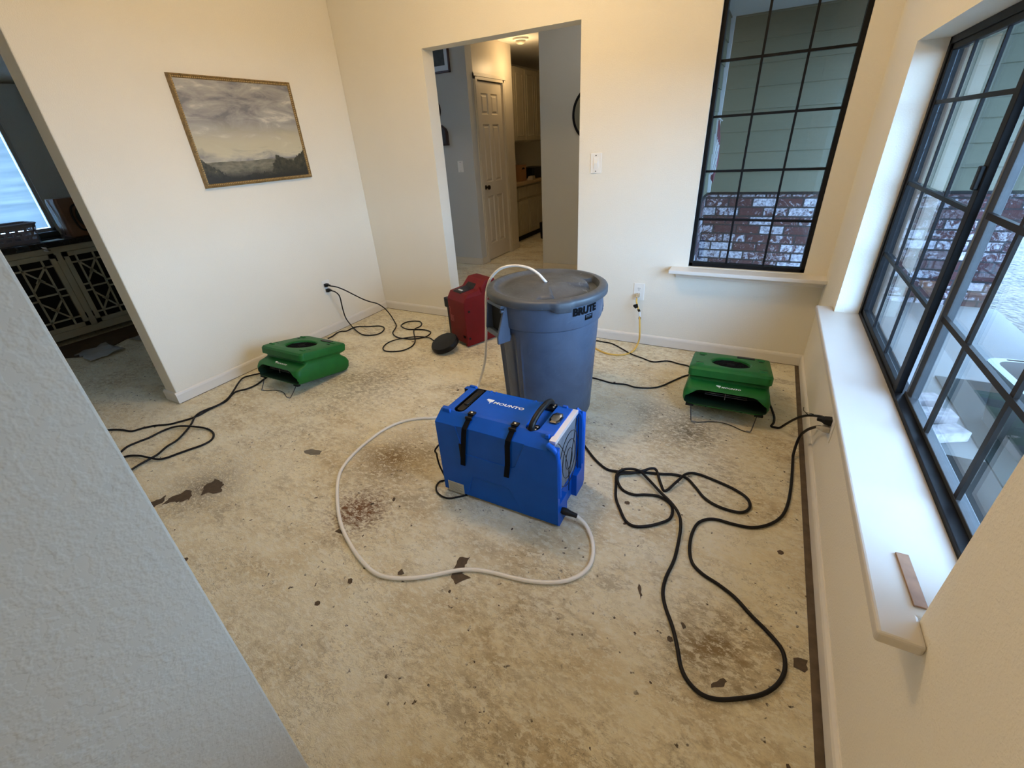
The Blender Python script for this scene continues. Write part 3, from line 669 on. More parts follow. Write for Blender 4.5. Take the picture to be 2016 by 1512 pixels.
obj('control_panel', b, plain('glossy_black_panel', (0.006, 0.006, 0.008), 0.06, coat=1), D)
# straps
for i, (xt, xb, zb) in enumerate(((0.152, 0.122, 0.190), (0.355, 0.335, 0.198))):
    b = newbm(); hw = 0.0115; path = [(xt, 0.078, HZ + 0.0025), (xt, 0.055, HZ + 0.001), (xt, 0.020, 0.4005), (xt - 0.001, -0.003, 0.384), (xt - 0.004, -0.006, 0.360), (xb + 0.012, -0.007, 0.27), (xb, -0.005, zb)]
    r0 = []
    for p in path:
        th_ = 0.0022
        r0.append([(p[0] - hw, p[1], p[2]), (p[0] + hw, p[1], p[2]), (p[0] + hw, p[1] - th_, p[2] + th_ * 0.6), (p[0] - hw, p[1] - th_, p[2] + th_ * 0.6)])
    loft(b, r0)
    st = obj('strap', b, BLKW, D)
    b = newbm(); box(b, xt - 0.015, xt + 0.015, 0.050, 0.074, HZ - 0.001, HZ + 0.007); box(b, xt - 0.016, xt + 0.016, 0.030, 0.038, HZ - 0.012, HZ + 0.002)
    each('strap_anchor', b, BLK, st, bevel=0.002)
    b = newbm(); lathe(b, [(0.0055, 0), (0.0055, 0.002), (0.003, 0.0035)], 12, (xt, 0.062))
    for v in b.verts: v.co.z += HZ + 0.007
    sc_ = obj('screw', b, STEEL, D, smooth=0.6); sc_.parent = st
b = newbm(); box(b, 0.112, 0.124, -0.0035, -0.001, 0.230, 0.300); obj('strap_slot', b, DARK, D)
b = newbm(); box(b, 0.022, 0.106, -0.0012, 0.0005, 0.012, 0.070)
for z, x1_ in ((0.062, 0.075), (0.055, 0.096), (0.048, 0.085), (0.041, 0.098), (0.034, 0.080), (0.027, 0.094), (0.020, 0.070)): box(b, 0.028, x1_, -0.0016, -0.001, z, z + 0.0016, 1)
obj('rating_label', b, [plain('silver_label', (0.50, 0.50, 0.44), 0.4, 0.2), plain('grey_small_print', (0.22, 0.22, 0.20), 0.6)], D)
def mountain(bm, x, y, s_, z):
    pts = [(0, 0.62), (0.10, 1.0), (1.25, 1.0), (1.12, 0.15), (0.98, 0.45), (0.90, -0.30), (0.72, 0.40), (0.62, 0.18), (0.50, 0.45), (0.36, 0.30), (0.34, 0.55)]
    vs_ = [bm.verts.new((x + p[0]*s_, y + (p[1]-0.35)*s_, z)) for p in pts]; bm.faces.new(vs_)
def mounto(parent, mw, width, name='brand_print'):
    me = text_mesh('MOUNTO', 1.0, bold=0.035, ext=0.0, shear=0.15, spacing=1.1)
    xs_ = [v.co.x for v in me.vertices]; ys_ = [v.co.y for v in me.vertices]; wx = max(xs_) - min(xs_)
    tb = bmesh.new(); tb.from_mesh(me); k = width * 0.78 / wx
    for v in tb.verts: v.co.x = (v.co.x - min(xs_)) * k + width * 0.22 - width/2; v.co.y = (v.co.y - (min(ys_)+max(ys_))/2) * k * 0.78; v.co.z = 0
    mountain(tb, -width/2, 0, width * 0.155, 0)
    o = obj(name, tb, PRINTW, parent); o.matrix_local = mw; return o
mounto(D, Matrix.Translation((0.243, 0.176, HZ + 0.0006)), 0.185)

# ------------------------------------------------------------------ grey bin
BC = Vector((2.25, -1.08, 0))
B = tag(empty('trash_can', BC), 'tall round grey-blue plastic bin with a scuffed lid and side handle, behind the blue machine', 'bin')
A0 = math.radians(-122)
def angd(a, c): return abs((a - c + PI) % (2*PI) - PI)
def rf(r, z, a):
    if z < 0.56:
        for c_ in (A0, A0 + PI):
            d = math.degrees(angd(a, c_)); k = min(1, max(0, (19 - d) / 2.0)) * min(1, max(0, (0.555 - z) / 0.02)); r -= 0.013 * k
            for g_ in (-13, 13):
                dd = math.degrees(angd(a, c_ + math.radians(g_))); r -= 0.008 * max(0, 1 - dd / 2.2) * min(1, max(0, (0.54 - z) / 0.02))
        dd = math.degrees(angd(a, math.radians(-96))); r += 0.004 * max(0, 1 - dd / 1.6) * min(1, max(0, (0.535 - z) / 0.03))
    return r
b = newbm()
prof = [(0.225, 0.0), (0.240, 0.006), (0.245, 0.02), (0.250, 0.12), (0.257, 0.25), (0.263, 0.36), (0.269, 0.46), (0.273, 0.53), (0.2735, 0.545), (0.274, 0.556), (0.275, 0.572), (0.288, 0.580), (0.291, 0.590), (0.295, 0.66), (0.297, 0.705), (0.285, 0.706)]
lathe(b, prof, 240, rfun=rf); obj('bin_body', b, BIN, B, smooth=0.7)
# lid: dished, with a deeper crescent on the window side and a locking tab
b = newbm(); seg = 144
lp = [(0.300, 0.700), (0.313, 0.700), (0.3165, 0.703), (0.3165, 0.728), (0.3135, 0.734), (0.304, 0.739), (0.284, 0.743), (0.273, 0.741), (0.263, 0.731), (0.245, 0.729), (0.225, 0.729), (0.212, 0.733), (0.19, 0.739), (0.15, 0.743), (0.10, 0.745), (0.05, 0.747), (0.012, 0.747)]
rings = []
for r, z in lp:
    ring_ = []
    for i in range(seg):
        a = 2*PI*i/seg; rr, zz = r, z
        if 0.215 < r < 0.265:
            d = math.degrees(angd(a, math.radians(-15))); zz -= 0.022 * min(1, max(0, (62 - d) / 2))
        elif 0.14 < r < 0.215:
            d = math.degrees(angd(a, math.radians(-20))); zz -= 0.016 * min(1, max(0, (38 - d) / 2))
        d = math.degrees(angd(a, math.radians(-52)))
        k = min(1, max(0, (9 - d) / 1.5))
        if r > 0.30: rr += 0.010 * k
        if r > 0.29 and z < 0.712: zz -= 0.016 * k
        d = math.degrees(angd(a, math.radians(128))); k = min(1, max(0, (9 - d) / 1.5))
        if r > 0.30: rr += 0.010 * k
        ring_.append((rr * math.cos(a), rr * math.sin(a), zz))
    rings.append(ring_)
loft(b, rings, cap0=False, cap1=True); lid = obj('lid', b, LID, B, smooth=0.9)
b = newbm(); lathe(b, [(0.011, 0.7471), (0.011, 0.7478)], 20); h_ = obj('hose_hole', b, DARK, B); h_.parent = lid
for c_ in (A0, A0 + PI):
    b = newbm(); u = Vector((math.cos(c_), math.sin(c_), 0)); t = Vector((-math.sin(c_), math.cos(c_), 0))
    def P(r, s_, z): return tuple(u * r + t * s_ + Vector((0, 0, z)))
    def plate(pts, s0, s1): loft(b, [[P(r, s0, z) for r, z in pts], [P(r, s1, z) for r, z in pts]])
    plate([(0.262, 0.700), (0.322, 0.690), (0.338, 0.560), (0.325, 0.530), (0.262, 0.545)], -0.070, -0.062)     # outer cheek
    plate([(0.270, 0.700), (0.300, 0.690), (0.345, 0.545), (0.345, 0.505), (0.275, 0.510)], 0.058, 0.074)        # strap-like cheek
    plate([(0.262, 0.536), (0.330, 0.556), (0.337, 0.548), (0.330, 0.528), (0.262, 0.515)], -0.070, 0.060)        # bottom lip
    plate([(0.262, 0.704), (0.318, 0.700), (0.320, 0.685), (0.262, 0.685)], -0.070, 0.070)                        # top
    hn = obj('side_handle', b, BIN, B, bevel=0.003)
    b = newbm(); loft(b, [[P(0.300, s_, z) for s_, z in ((-0.060, 0.545), (0.056, 0.545), (0.056, 0.684), (-0.060, 0.684))], [P(0.292, s_, z) for s_, z in ((-0.060, 0.545), (0.056, 0.545), (0.056, 0.684), (-0.060, 0.684))]])
    obj('handle_recess', b, DARK, B).parent = hn
    b = newbm(); tube(b, [P(0.302, 0.066, 0.672), P(0.318, 0.066, 0.672)], 0.008, 12); obj('pivot_pin', b, BIN, B, smooth=0.8).parent = hn
def wrap(me, az0, z0, r, sx=1.0, sy=1.0):
    tb = bmesh.new(); tb.from_mesh(me)
    bmesh.ops.subdivide_edges(tb, edges=[e for e in tb.edges if e.calc_length() > 0.012], cuts=2)
    for v in tb.verts:
        x, y = v.co.x * sx, v.co.y * sy; rr = r + 0.0006 + (0.0005 if v.co.z > 0 else -0.0004)
        a = az0 + x / r; v.co = (rr * math.cos(a), rr * math.sin(a), z0 + y)
    return tb
me = text_mesh('BRUTE', 0.053, bold=0.0028, ext=0.0003)
obj('brand_print', wrap(me, math.radians(-27), 0.668, 0.2975, 0.95, 0.95), PRINTK, B)
b = newbm(); 
for x0, x1, y0, y1 in ((-0.026, 0.026, -0.013, -0.001), (-0.026, -0.022, -0.001, 0.012), (0.022, 0.026, -0.001, 0.012), (-0.026, 0.026, 0.010, 0.014), (-0.026, 0.026, 0.002, 0.0045)): box(b, x0, x1, y0, y1, -0.0003, 0.0003)
m2 = bpy.data.meshes.new('badge'); b.to_mesh(m2); b.free()
obj('badge_print', wrap(m2, math.radians(-22), 0.628, 0.2945), PRINTK, B)

# ------------------------------------------------------------------ green air movers
def ring_at(z, xh, yf, yb, r): return [(x, y, z) for x, y in rrect(xh, yf, yb, r, 6)]
def make_fan():
    root = empty('air_mover'); tilt = math.radians(-11.5)
    b = newbm()
    R_ = [(0.000, 0.180, 0.018, 0.395, 0.030), (0.012, 0.198, 0.004, 0.415, 0.034), (0.035, 0.206, 0.000, 0.425, 0.036), (0.070, 0.207, 0.000, 0.425, 0.036), (0.092, 0.200, 0.004, 0.415, 0.036), (0.104, 0.1985, 0.016, 0.400, 0.030), (0.120, 0.1935, 0.056, 0.374, 0.024), (0.130, 0.1915, 0.074, 0.362, 0.022), (0.141, 0.1915, 0.074, 0.362, 0.022), (0.148, 0.1935, 0.060, 0.392, 0.024), (0.156, 0.199, 0.046, 0.402, 0.026), (0.192, 0.200, 0.045, 0.404, 0.026), (0.204, 0.195, 0.053, 0.398, 0.024), (0.211, 0.176, 0.074, 0.375, 0.022)]
    loft(b, [ring_at(z, xh, yf, yb, r) for z, xh, yf, yb, r in R_])
    hb = obj('housing', b, [GREEN, GREENIN, DARK], root)
    cuts = []
    c = newbm(); prism(c, [(-0.190, 0.012), (-0.196, 0.022), (-0.192, 0.050), (-0.140, 0.090), (-0.125, 0.094), (0.125, 0.094), (0.140, 0.090), (0.192, 0.050), (0.196, 0.022), (0.190, 0.012)], 'y', -0.05, 0.20, 1); cuts.append((c, [GREEN, GREENIN]))
    c = newbm(); lathe(c, [(0.106, 0.220), (0.104, 0.211), (0.096, 0.206), (0.094, 0.188)], 56, (0, 0.205), mi=0); cuts.append((c, [GREEN, GREENIN]))
    apply_bool(hb, cuts)
    for p in hb.data.polygons: p.use_smooth = True
    hb.data.set_sharp_from_angle(angle=0.55)
    b = newbm(); lathe(b, [(0.0935, 0.190), (0.0935, 0.194)], 48, (0, 0.205)); 
    for r in (0.086, 0.074, 0.062, 0.050, 0.038): tube(b, [(r*math.cos(t), 0.205 + r*math.sin(t), 0.198) for t in [2*PI*k/36 for k in range(36)]], 0.0022, 6, closed=True)
    for k in range(6): tube(b, [(0.018*math.cos(k*PI/3), 0.205 + 0.018*math.sin(k*PI/3), 0.199), (0.093*math.cos(k*PI/3), 0.205 + 0.093*math.sin(k*PI/3), 0.199)], 0.0022, 6)
    lathe(b, [(0.026, 0.192), (0.024, 0.201), (0.010, 0.203)], 24, (0, 0.205))
    g = obj('intake_grille', b, plain('matte_black_grille', (0.008, 0.008, 0.008), 0.9, spec=0.1), root, smooth=0.6)
    b = newbm()
    for z in (0.066, 0.076, 0.086): box(b, -0.10, 0.10, 0.030, 0.10, z, z + 0.002)
    box(b, -0.004, 0.0, 0.030, 0.034, 0.050, 0.092)
    each('outlet_louvre', b, plain('grey_louvre', (0.06, 0.055, 0.05), 0.5), root)
    b = newbm()   # raised corner lugs and recessed-looking slots on the lid
    for sx_ in (-1, 1):
        for y in (0.098, 0.330): loft(b, [[(sx_*0.150 + dx*0.022, y + dy*0.011, 0.206) for dx, dy in ((-1,-1),(1,-1),(1,1),(-1,1))], [(sx_*0.150 + dx*0.018, y + dy*0.007, 0.2175) for dx, dy in ((-1,-1),(1,-1),(1,1),(-1,1))]])
    each('stacking_lug', b, GREEN, root, bevel=0.002)
    b = newbm()
    for sx_ in (-1, 1): box(b, sx_*0.155 - 0.020, sx_*0.155 + 0.020, 0.135, 0.139, 0.2095, 0.2115); box(b, sx_*0.150 - 0.012, sx_*0.150 + 0.012, 0.29, 0.30, 0.2095, 0.2125)
    for sx_ in (-1, 1): lathe(b, [(0.005, 0), (0.005, 0.003)], 12, (sx_*0.085, 0.020)); 
    each('lid_slot', b, DARK, root)
    b = newbm(); box(b, 0.030, 0.120, 0.330, 0.362, 0.207, 0.2155); obj('switch_plate', b, BLK, root, bevel=0.002)
    o = mounto(root, Matrix.Translation((0.006, 0.038, 0.1140)) @ Matrix.Rotation(math.radians(21.8), 4, 'X'), 0.118)
    b = newbm()
    for sx_ in (-1, 1): box(b, sx_*0.165 - 0.020, sx_*0.165 + 0.020, 0.012, 0.035, -0.008, 0.004)
    each('stand_clip', b, BLK, root, bevel=0.002)
    # everything above is tilted about the rear foot; the wire stand reaches the floor
    M_ = Matrix.Translation((0, 0.41, 0.0)) @ Matrix.Rotation(tilt, 4, 'X') @ Matrix.Translation((0, -0.41, 0.0))
    for ch in root.children: ch.matrix_basis = M_ @ ch.matrix_basis
    f = M_ @ Vector((0, 0.024, -0.004)); z0 = f.z; y0 = f.y
    b = newbm(); tube(b, catmull([(-0.158, y0, z0), (-0.150, y0 - 0.028, 0.035), (-0.142, y0 - 0.052, 0.006), (-0.130, y0 - 0.056, 0.003), (-0.100, y0 - 0.050, 0.003), (-0.05, y0 - 0.030, 0.006), (0.0, y0 - 0.022, 0.007), (0.05, y0 - 0.030, 0.006), (0.10, y0 - 0.052, 0.003), (0.128, y0 - 0.058, 0.003), (0.142, y0 - 0.052, 0.006), (0.150, y0 - 0.028, 0.035), (0.158, y0, z0)], 5), 0.0025, 8)
    obj('wire_stand', b, WIRE, root, smooth=0.9)
    b = newbm()
    for x in (-0.132, 0.132): tube(b, [(x - 0.010, y0 - 0.057, 0.0045), (x + 0.010, y0 - 0.057, 0.0045)], 0.0045, 8)
    each('rubber_foot', b, plain('clear_grey_rubber', (0.22, 0.22, 0.22), 0.5), root, smooth=0.9)
    return root
def copy_tree(o, parent=None):
    c = o.copy(); COL.objects.link(c)
    if parent: c.parent = parent; c.matrix_parent_inverse = o.matrix_parent_inverse.copy()
    for ch in o.children: copy_tree(ch, c)
    return c
fan = make_fan()
tag(fan, 'green low-profile air mover beneath the back window, beside the window wall', 'fan', 'green air movers'); fan.location = (3.188, -0.919, 0); fan.rotation_euler = (0, 0, math.radians(2.0)); fan.scale = (1.03, 1.06, 1.0)
fan2 = copy_tree(fan)
tag(fan2, 'green low-profile air mover against the left wall under the painting', 'fan', 'green air movers'); fan2.location = (0.515, -1.645, 0); fan2.rotation_euler = (0, 0, 0); fan2.scale = (1.03, 1.06, 1.0)

# ------------------------------------------------------------------ red machine and disc
RM = tag(empty('air_scrubber', (1.340, -0.560, 0), (0, 0, math.radians(-22))), 'dark red upright drying machine with moulded handle, between doorway and grey bin', 'drying machine')
b = newbm(); wd, ln = 0.225, 0.33
prism(b, [(0.0, 0.012), (0.0, 0.365), (0.035, 0.418), (0.150, 0.428), (0.215, 0.492), (0.300, 0.492), (0.318, 0.440), (ln, 0.330), (ln, 0.012)], 'x', -wd, 0.0)
hb = obj('housing', b, [RED, DARK], RM)
cuts = []
c = newbm(); prism(c, [(0.200, 0.410), (0.228, 0.465), (0.285, 0.465), (0.292, 0.410)], 'x', -0.075, 0.02); cuts.append((c, [RED]))
c = newbm(); prism(c, [(0.34, 0.2), (0.22, 0.36), (0.22, 0.44), (0.36, 0.44)], 'x', -0.9, -0.8); cuts.append((c, [RED]))
c = newbm(); prism(c, [(-0.055, 0.5), (0.02, 0.5), (0.02, 0.36)], 'y', -0.1, 0.17); cuts.append((c, [RED]))   # chamfer along the near top edge
c = newbm(); box(c, -0.05, -0.02, -0.01, 0.01, 0.075, 0.095, 1); cuts.append((c, [RED, DARK]))
c = newbm(); box(c, -0.20, -0.03, -0.01, 0.40, -0.01, 0.030, 1); cuts.append((c, [RED, DARK]))
apply_bool(hb, cuts)
mo = hb.modifiers.new('bevel', 'BEVEL'); mo.width = 0.007; mo.segments = 3; mo.limit_method = 'ANGLE'; mo.angle_limit = 0.4
b = newbm(); prism(b, [(0.030, 0.415), (0.045, 0.424), (0.150, 0.434), (0.185, 0.462), (0.20, 0.440), (0.15, 0.415)], 'x', -0.185, -0.075); obj('control_panel', b, BLK, RM, bevel=0.004)
b = newbm(); box(b, -0.150, -0.105, 0.060, 0.075, 0.424, 0.4295); obj('display_strip', b, PAPER, RM)
b = newbm(); box(b, -wd - 0.042, -wd, 0.010, 0.30, 0.03, 0.330); box(b, -wd - 0.066, -wd, 0.005, 0.30, 0.275, 0.352); each('intake_duct', b, BLK, RM, bevel=0.006)
b = newbm()
for q in ((0.025, 0.032), (0.040, 0.290)):
    tube(b, [(-0.006, q[0], 0.075 if q[0] < 0.035 else q[1]), (0.003, q[0], 0.075 if q[0] < 0.035 else q[1])], 0.009, 12)
each('bumper_stud', b, DARK, RM, smooth=0.8)
b = newbm()
for k in range(9): box(b, -0.205 + 0.0035*(k % 2), -0.205 + 0.008 + 0.0035*(k % 2), -0.0012, 0.0, 0.185 + k*0.013, 0.194 + k*0.013)
for k in range(5): box(b, -0.205, -0.160, -0.0012, 0.0, 0.185 + k*0.011, 0.190 + k*0.011)
obj('side_print', b, REDD, RM)
b = newbm(); tube(b, catmull([(-wd - 0.030, 0.0, 0.24), (-wd - 0.050, -0.012, 0.17), (-wd - 0.050, -0.025, 0.12), (-wd - 0.036, -0.050, 0.078), (-wd - 0.030, -0.060, 0.068)]), 0.0018, 6); obj('lanyard', b, HOSE, RM, smooth=0.9)
DC = tag(empty('duct_cap', (1.198, -0.655, 0.002), (0, 0, math.radians(-28))), 'round black plastic duct cap leaning against the foot of the red machine', 'cap')
b = newbm(); lathe(b, [(0.100, 0.0), (0.108, 0.006), (0.108, 0.030), (0.100, 0.042), (0.02, 0.046)], 56)
o = obj('cap_body', b, BLK, DC, smooth=0.6); o.rotation_euler = (math.radians(20), math.radians(4), 0); o.location = (0, 0, 0.042)
b = newbm(); tube(b, [(0.013*math.cos(t), 0.013*math.sin(t), 0.0) for t in [2*PI*k/24 for k in range(24)]], 0.0028, 8, closed=True)
o = obj('ring', b, STEEL, DC, smooth=0.9); o.location = (-0.075, 0.055, 0.098); o.rotation_euler = (0.5, 0.2, 0)

# ------------------------------------------------------------------ cords and hose
CAB = {'cord_dehum': [(2.685, -1.7, 0.1), (2.72, -1.69, 0.05), (2.559, -1.367, 0.007), (2.598, -1.406, 0.007), (2.677, -1.484, 0.007), (2.746, -1.529, 0.007), (2.798, -1.527, 0.007), (2.854, -1.509, 0.007), (2.907, -1.485, 0.007), (2.985, -1.462, 0.007), (3.039, -1.443, 0.007), (3.095, -1.442, 0.006), (3.14, -1.489, 0.007), (3.185, -1.544, 0.007), (3.239, -1.573, 0.007), (3.302, -1.579, 0.007), (3.341, -1.564, 0.007), (3.361, -1.523, 0.007), (3.346, -1.471, 0.007), (3.29, -1.434, 0.007), (3.214, -1.41, 0.007), (3.135, -1.395, 0.007), (3.091, -1.431, 0.018), (3.063, -1.498, 0.018), (3.027, -1.569, 0.007), (2.998, -1.527, 0.007), (2.965, -1.46, 0.018), (2.942, -1.461, 0.024), (2.908, -1.493, 0.022), (2.865, -1.52, 0.016), (2.818, -1.551, 0.016), (2.82, -1.598, 0.016), (2.855, -1.638, 0.007), (2.907, -1.649, 0.007), (2.957, -1.627, 0.007), (3.009, -1.615, 0.007), (3.059, -1.638, 0.007), (3.077, -1.676, 0.007), (3.076, -1.727, 0.007), (3.047, -1.767, 0.007), (2.999, -1.808, 0.007), (2.953, -1.828, 0.007), (2.915, -1.812, 0.007), (2.876, -1.757, 0.007), (2.843, -1.7, 0.007), (2.82, -1.621, 0.007), (2.806, -1.555, 0.02), (2.837, -1.517, 0.027), (2.893, -1.504, 0.027), (2.942, -1.535, 0.02), (3.012, -1.601, 0.02), (3.067, -1.649, 0.02), (3.105, -1.7, 0.02), (3.122, -1.757, 0.02), (3.128, -1.823, 0.007), (3.129, -1.926, 0.007), (3.117, -2.018, 0.007), (3.119, -2.081, 0.007), (3.137, -2.133, 0.007), (3.171, -2.194, 0.007), (3.196, -2.253, 0.007), (3.216, -2.309, 0.007), (3.241, -2.342, 0.007), (3.278, -2.361, 0.007), (3.32, -2.356, 0.007), (3.373, -2.328, 0.007), (3.426, -2.291, 0.007), (3.461, -2.25, 0.007), (3.481, -2.207, 0.007), (3.486, -2.165, 0.007), (3.476, -2.123, 0.007), (3.439, -2.084, 0.007), (3.391, -2.046, 0.007), (3.339, -1.999, 0.007), (3.286, -1.97, 0.007), (3.23, -1.948, 0.007), (3.191, -1.915, 0.007), (3.173, -1.859, 0.007), (3.168, -1.784, 0.007), (3.179, -1.712, 0.007), (3.208, -1.672, 0.007), (3.247, -1.654, 0.007), (3.307, -1.653, 0.007), (3.372, -1.642, 0.007), (3.428, -1.602, 0.007), (3.472, -1.539, 0.007), (3.498, -1.449, 0.007), (3.513, -1.308, 0.007), (3.522, -1.125, 0.007), (3.522, -1.086, 0.02), (3.527, -1.05, 0.06), (3.533, -1.048, 0.11), (3.542, -1.092, 0.17), (3.552, -1.145, 0.22), (3.557, -1.213, 0.27), (3.564, -1.263, 0.3), (3.55, -1.3, 0.315)],
 'cord_fan_right': [(3.396, -0.608, 0.05), (3.41, -0.64, 0.03), (3.427, -0.673, 0.012), (3.441, -0.744, 0.007), (3.439, -0.803, 0.007), (3.428, -0.845, 0.007), (3.444, -0.849, 0.007), (3.465, -0.854, 0.012), (3.48, -0.892, 0.06), (3.502, -0.976, 0.15), (3.527, -1.066, 0.23), (3.551, -1.159, 0.29), (3.563, -1.227, 0.325), (3.55, -1.29, 0.345)],
 '_a': [(2.208, -0.083, 0.006), (2.276, -0.086, 0.006), (2.344, -0.094, 0.006), (2.423, -0.147, 0.006), (2.526, -0.225, 0.006), (2.615, -0.265, 0.006), (2.699, -0.297, 0.006), (2.782, -0.248, 0.006), (2.859, -0.265, 0.006), (2.933, -0.281, 0.006)],
 '_b': [(2.952, -0.403, 0.006), (2.87, -0.528, 0.006), (2.82, -0.618, 0.006), (2.763, -0.67, 0.006), (2.675, -0.696, 0.006), (2.61, -0.684, 0.006), (2.525, -0.698, 0.006), (2.456, -0.686, 0.006), (2.392, -0.676, 0.006)],
 'cord_yellow': [(2.492, -0.045, 0.371), (2.496, -0.06, 0.341), (2.511, -0.07, 0.304), (2.529, -0.08, 0.257), (2.54, -0.09, 0.177), (2.547, -0.1, 0.117), (2.54, -0.073, 0.05), (2.532, -0.133, 0.012), (2.513, -0.212, 0.006), (2.457, -0.269, 0.006), (2.379, -0.282, 0.006), (2.309, -0.257, 0.006), (2.251, -0.218, 0.006)],
 'cord_left_upper': [(0.045, -0.655, 0.418), (0.07, -0.672, 0.42), (0.101, -0.628, 0.4), (0.136, -0.579, 0.36), (0.167, -0.527, 0.31), (0.203, -0.476, 0.26), (0.225, -0.421, 0.22), (0.243, -0.351, 0.18), (0.255, -0.299, 0.13), (0.264, -0.272, 0.09), (0.311, -0.279, 0.045), (0.393, -0.331, 0.015), (0.454, -0.383, 0.007), (0.502, -0.459, 0.007), (0.535, -0.521, 0.007), (0.593, -0.571, 0.007), (0.661, -0.596, 0.007), (0.726, -0.595, 0.007), (0.792, -0.581, 0.007), (0.84, -0.547, 0.007), (0.876, -0.495, 0.007), (0.863, -0.415, 0.007), (0.815, -0.381, 0.007), (0.746, -0.377, 0.007), (0.671, -0.4, 0.007), (0.602, -0.415, 0.007), (0.525, -0.389, 0.007), (0.49, -0.355, 0.007), (0.481, -0.286, 0.007), (0.526, -0.238, 0.007), (0.591, -0.223, 0.007), (0.645, -0.26, 0.007), (0.675, -0.32, 0.007), (0.67, -0.39, 0.007), (0.713, -0.456, 0.007), (0.81, -0.561, 0.007), (0.866, -0.634, 0.007), (0.893, -0.713, 0.007), (0.875, -0.795, 0.007), (0.81, -0.841, 0.007), (0.744, -0.851, 0.007), (0.69, -0.816, 0.007), (0.656, -0.739, 0.007), (0.678, -0.675, 0.014), (0.732, -0.6, 0.014), (0.798, -0.548, 0.014), (0.863, -0.524, 0.014), (0.937, -0.524, 0.014), (1.014, -0.545, 0.007), (1.12, -0.5, 0.02)],
 'cord_left_lower': [(0.045, -0.65, 0.375), (0.07, -0.667, 0.377), (0.085, -0.645, 0.362), (0.1, -0.628, 0.334), (0.105, -0.623, 0.298), (0.11, -0.629, 0.252), (0.056, -0.584, 0.165), (0.056, -0.576, 0.1), (0.081, -0.572, 0.05), (0.133, -0.583, 0.015), (0.237, -0.63, 0.007), (0.321, -0.658, 0.007), (0.383, -0.649, 0.007), (0.43, -0.61, 0.007), (0.437, -0.557, 0.007), (0.409, -0.492, 0.007), (0.359, -0.449, 0.007), (0.305, -0.445, 0.007), (0.256, -0.47, 0.007), (0.202, -0.498, 0.007), (0.138, -0.516, 0.007), (0.109, -0.547, 0.007), (0.105, -0.587, 0.007), (0.106, -0.645, 0.007), (0.065, -0.671, 0.007), (0.058, -0.713, 0.007), (0.081, -0.782, 0.007), (0.083, -0.834, 0.007)],
 'cord_s1': [(0.257, -1.458, 0.006), (0.23, -1.522, 0.006), (0.268, -1.639, 0.006), (0.26, -1.71, 0.006), (0.226, -1.771, 0.006), (0.287, -1.872, 0.006), (0.287, -1.923, 0.006), (0.288, -1.99, 0.006), (0.296, -2.043, 0.006), (0.292, -2.076, 0.006), (0.281, -2.112, 0.006), (0.25, -2.162, 0.006), (0.228, -2.194, 0.006), (0.159, -2.239, 0.006), (0.115, -2.287, 0.006), (0.086, -2.335, 0.006), (0.017, -2.351, 0.006), (-0.048, -2.376, 0.006), (-0.094, -2.406, 0.006), (-0.125, -2.441, 0.006)],
 'cord_s2': [(0.149, -1.514, 0.007), (0.113, -1.561, 0.007), (0.088, -1.613, 0.007), (0.128, -1.678, 0.007), (0.211, -1.77, 0.007), (0.272, -1.845, 0.007), (0.298, -1.904, 0.007), (0.298, -1.954, 0.007), (0.282, -2.026, 0.007), (0.302, -2.081, 0.007), (0.37, -2.142, 0.007), (0.431, -2.216, 0.007), (0.471, -2.28, 0.007), (0.482, -2.339, 0.007), (0.512, -2.4, 0.007), (0.516, -2.44, 0.007), (0.519, -2.496, 0.007), (0.531, -2.552, 0.007), (0.543, -2.6, 0.007)],
 'cord_s3': [(0.311, -2.547, 0.006), (0.284, -2.493, 0.006), (0.248, -2.434, 0.006), (0.254, -2.379, 0.006), (0.268, -2.326, 0.006), (0.269, -2.258, 0.007), (0.306, -2.203, 0.014), (0.377, -2.168, 0.016), (0.47, -2.14, 0.014), (0.536, -2.129, 0.007), (0.605, -2.148, 0.007), (0.649, -2.189, 0.007), (0.65, -2.24, 0.007), (0.625, -2.295, 0.007), (0.601, -2.349, 0.007), (0.584, -2.392, 0.007), (0.562, -2.423, 0.012), (0.508, -2.439, 0.016), (0.426, -2.451, 0.012), (0.362, -2.473, 0.007), (0.341, -2.506, 0.007), (0.354, -2.553, 0.007)],
 'hose': [(2.737, -1.912, 0.05), (2.776, -1.911, 0.02), (2.817, -1.954, 0.008), (2.846, -2.014, 0.008), (2.856, -2.078, 0.008), (2.843, -2.131, 0.008), (2.804, -2.181, 0.008), (2.749, -2.216, 0.008), (2.682, -2.241, 0.008), (2.61, -2.256, 0.008), (2.54, -2.268, 0.008), (2.484, -2.283, 0.008), (2.432, -2.308, 0.008), (2.387, -2.341, 0.008), (2.335, -2.383, 0.008), (2.279, -2.42, 0.008), (2.222, -2.446, 0.008), (2.16, -2.459, 0.008), (2.088, -2.448, 0.008), (1.991, -2.415, 0.008), (1.872, -2.358, 0.008), (1.78, -2.297, 0.008), (1.683, -2.216, 0.008), (1.604, -2.138, 0.008), (1.551, -2.063, 0.008), (1.517, -1.958, 0.008), (1.503, -1.834, 0.008), (1.51, -1.697, 0.008), (1.556, -1.593, 0.008), (1.636, -1.525, 0.008), (1.706, -1.486, 0.008), (1.745, -1.4, 0.008), (1.765, -1.22, 0.008), (1.742, -1.08, 0.012), (1.747, -1.039, 0.053), (1.774, -1.039, 0.122), (1.799, -1.04, 0.21), (1.823, -1.043, 0.37), (1.837, -1.045, 0.504), (1.85, -1.049, 0.615), (1.868, -1.05, 0.683), (1.901, -1.053, 0.739), (1.963, -1.057, 0.79), (2.041, -1.053, 0.811), (2.132, -1.062, 0.809), (2.196, -1.075, 0.787), (2.235, -1.085, 0.76), (2.25, -1.08, 0.742)],
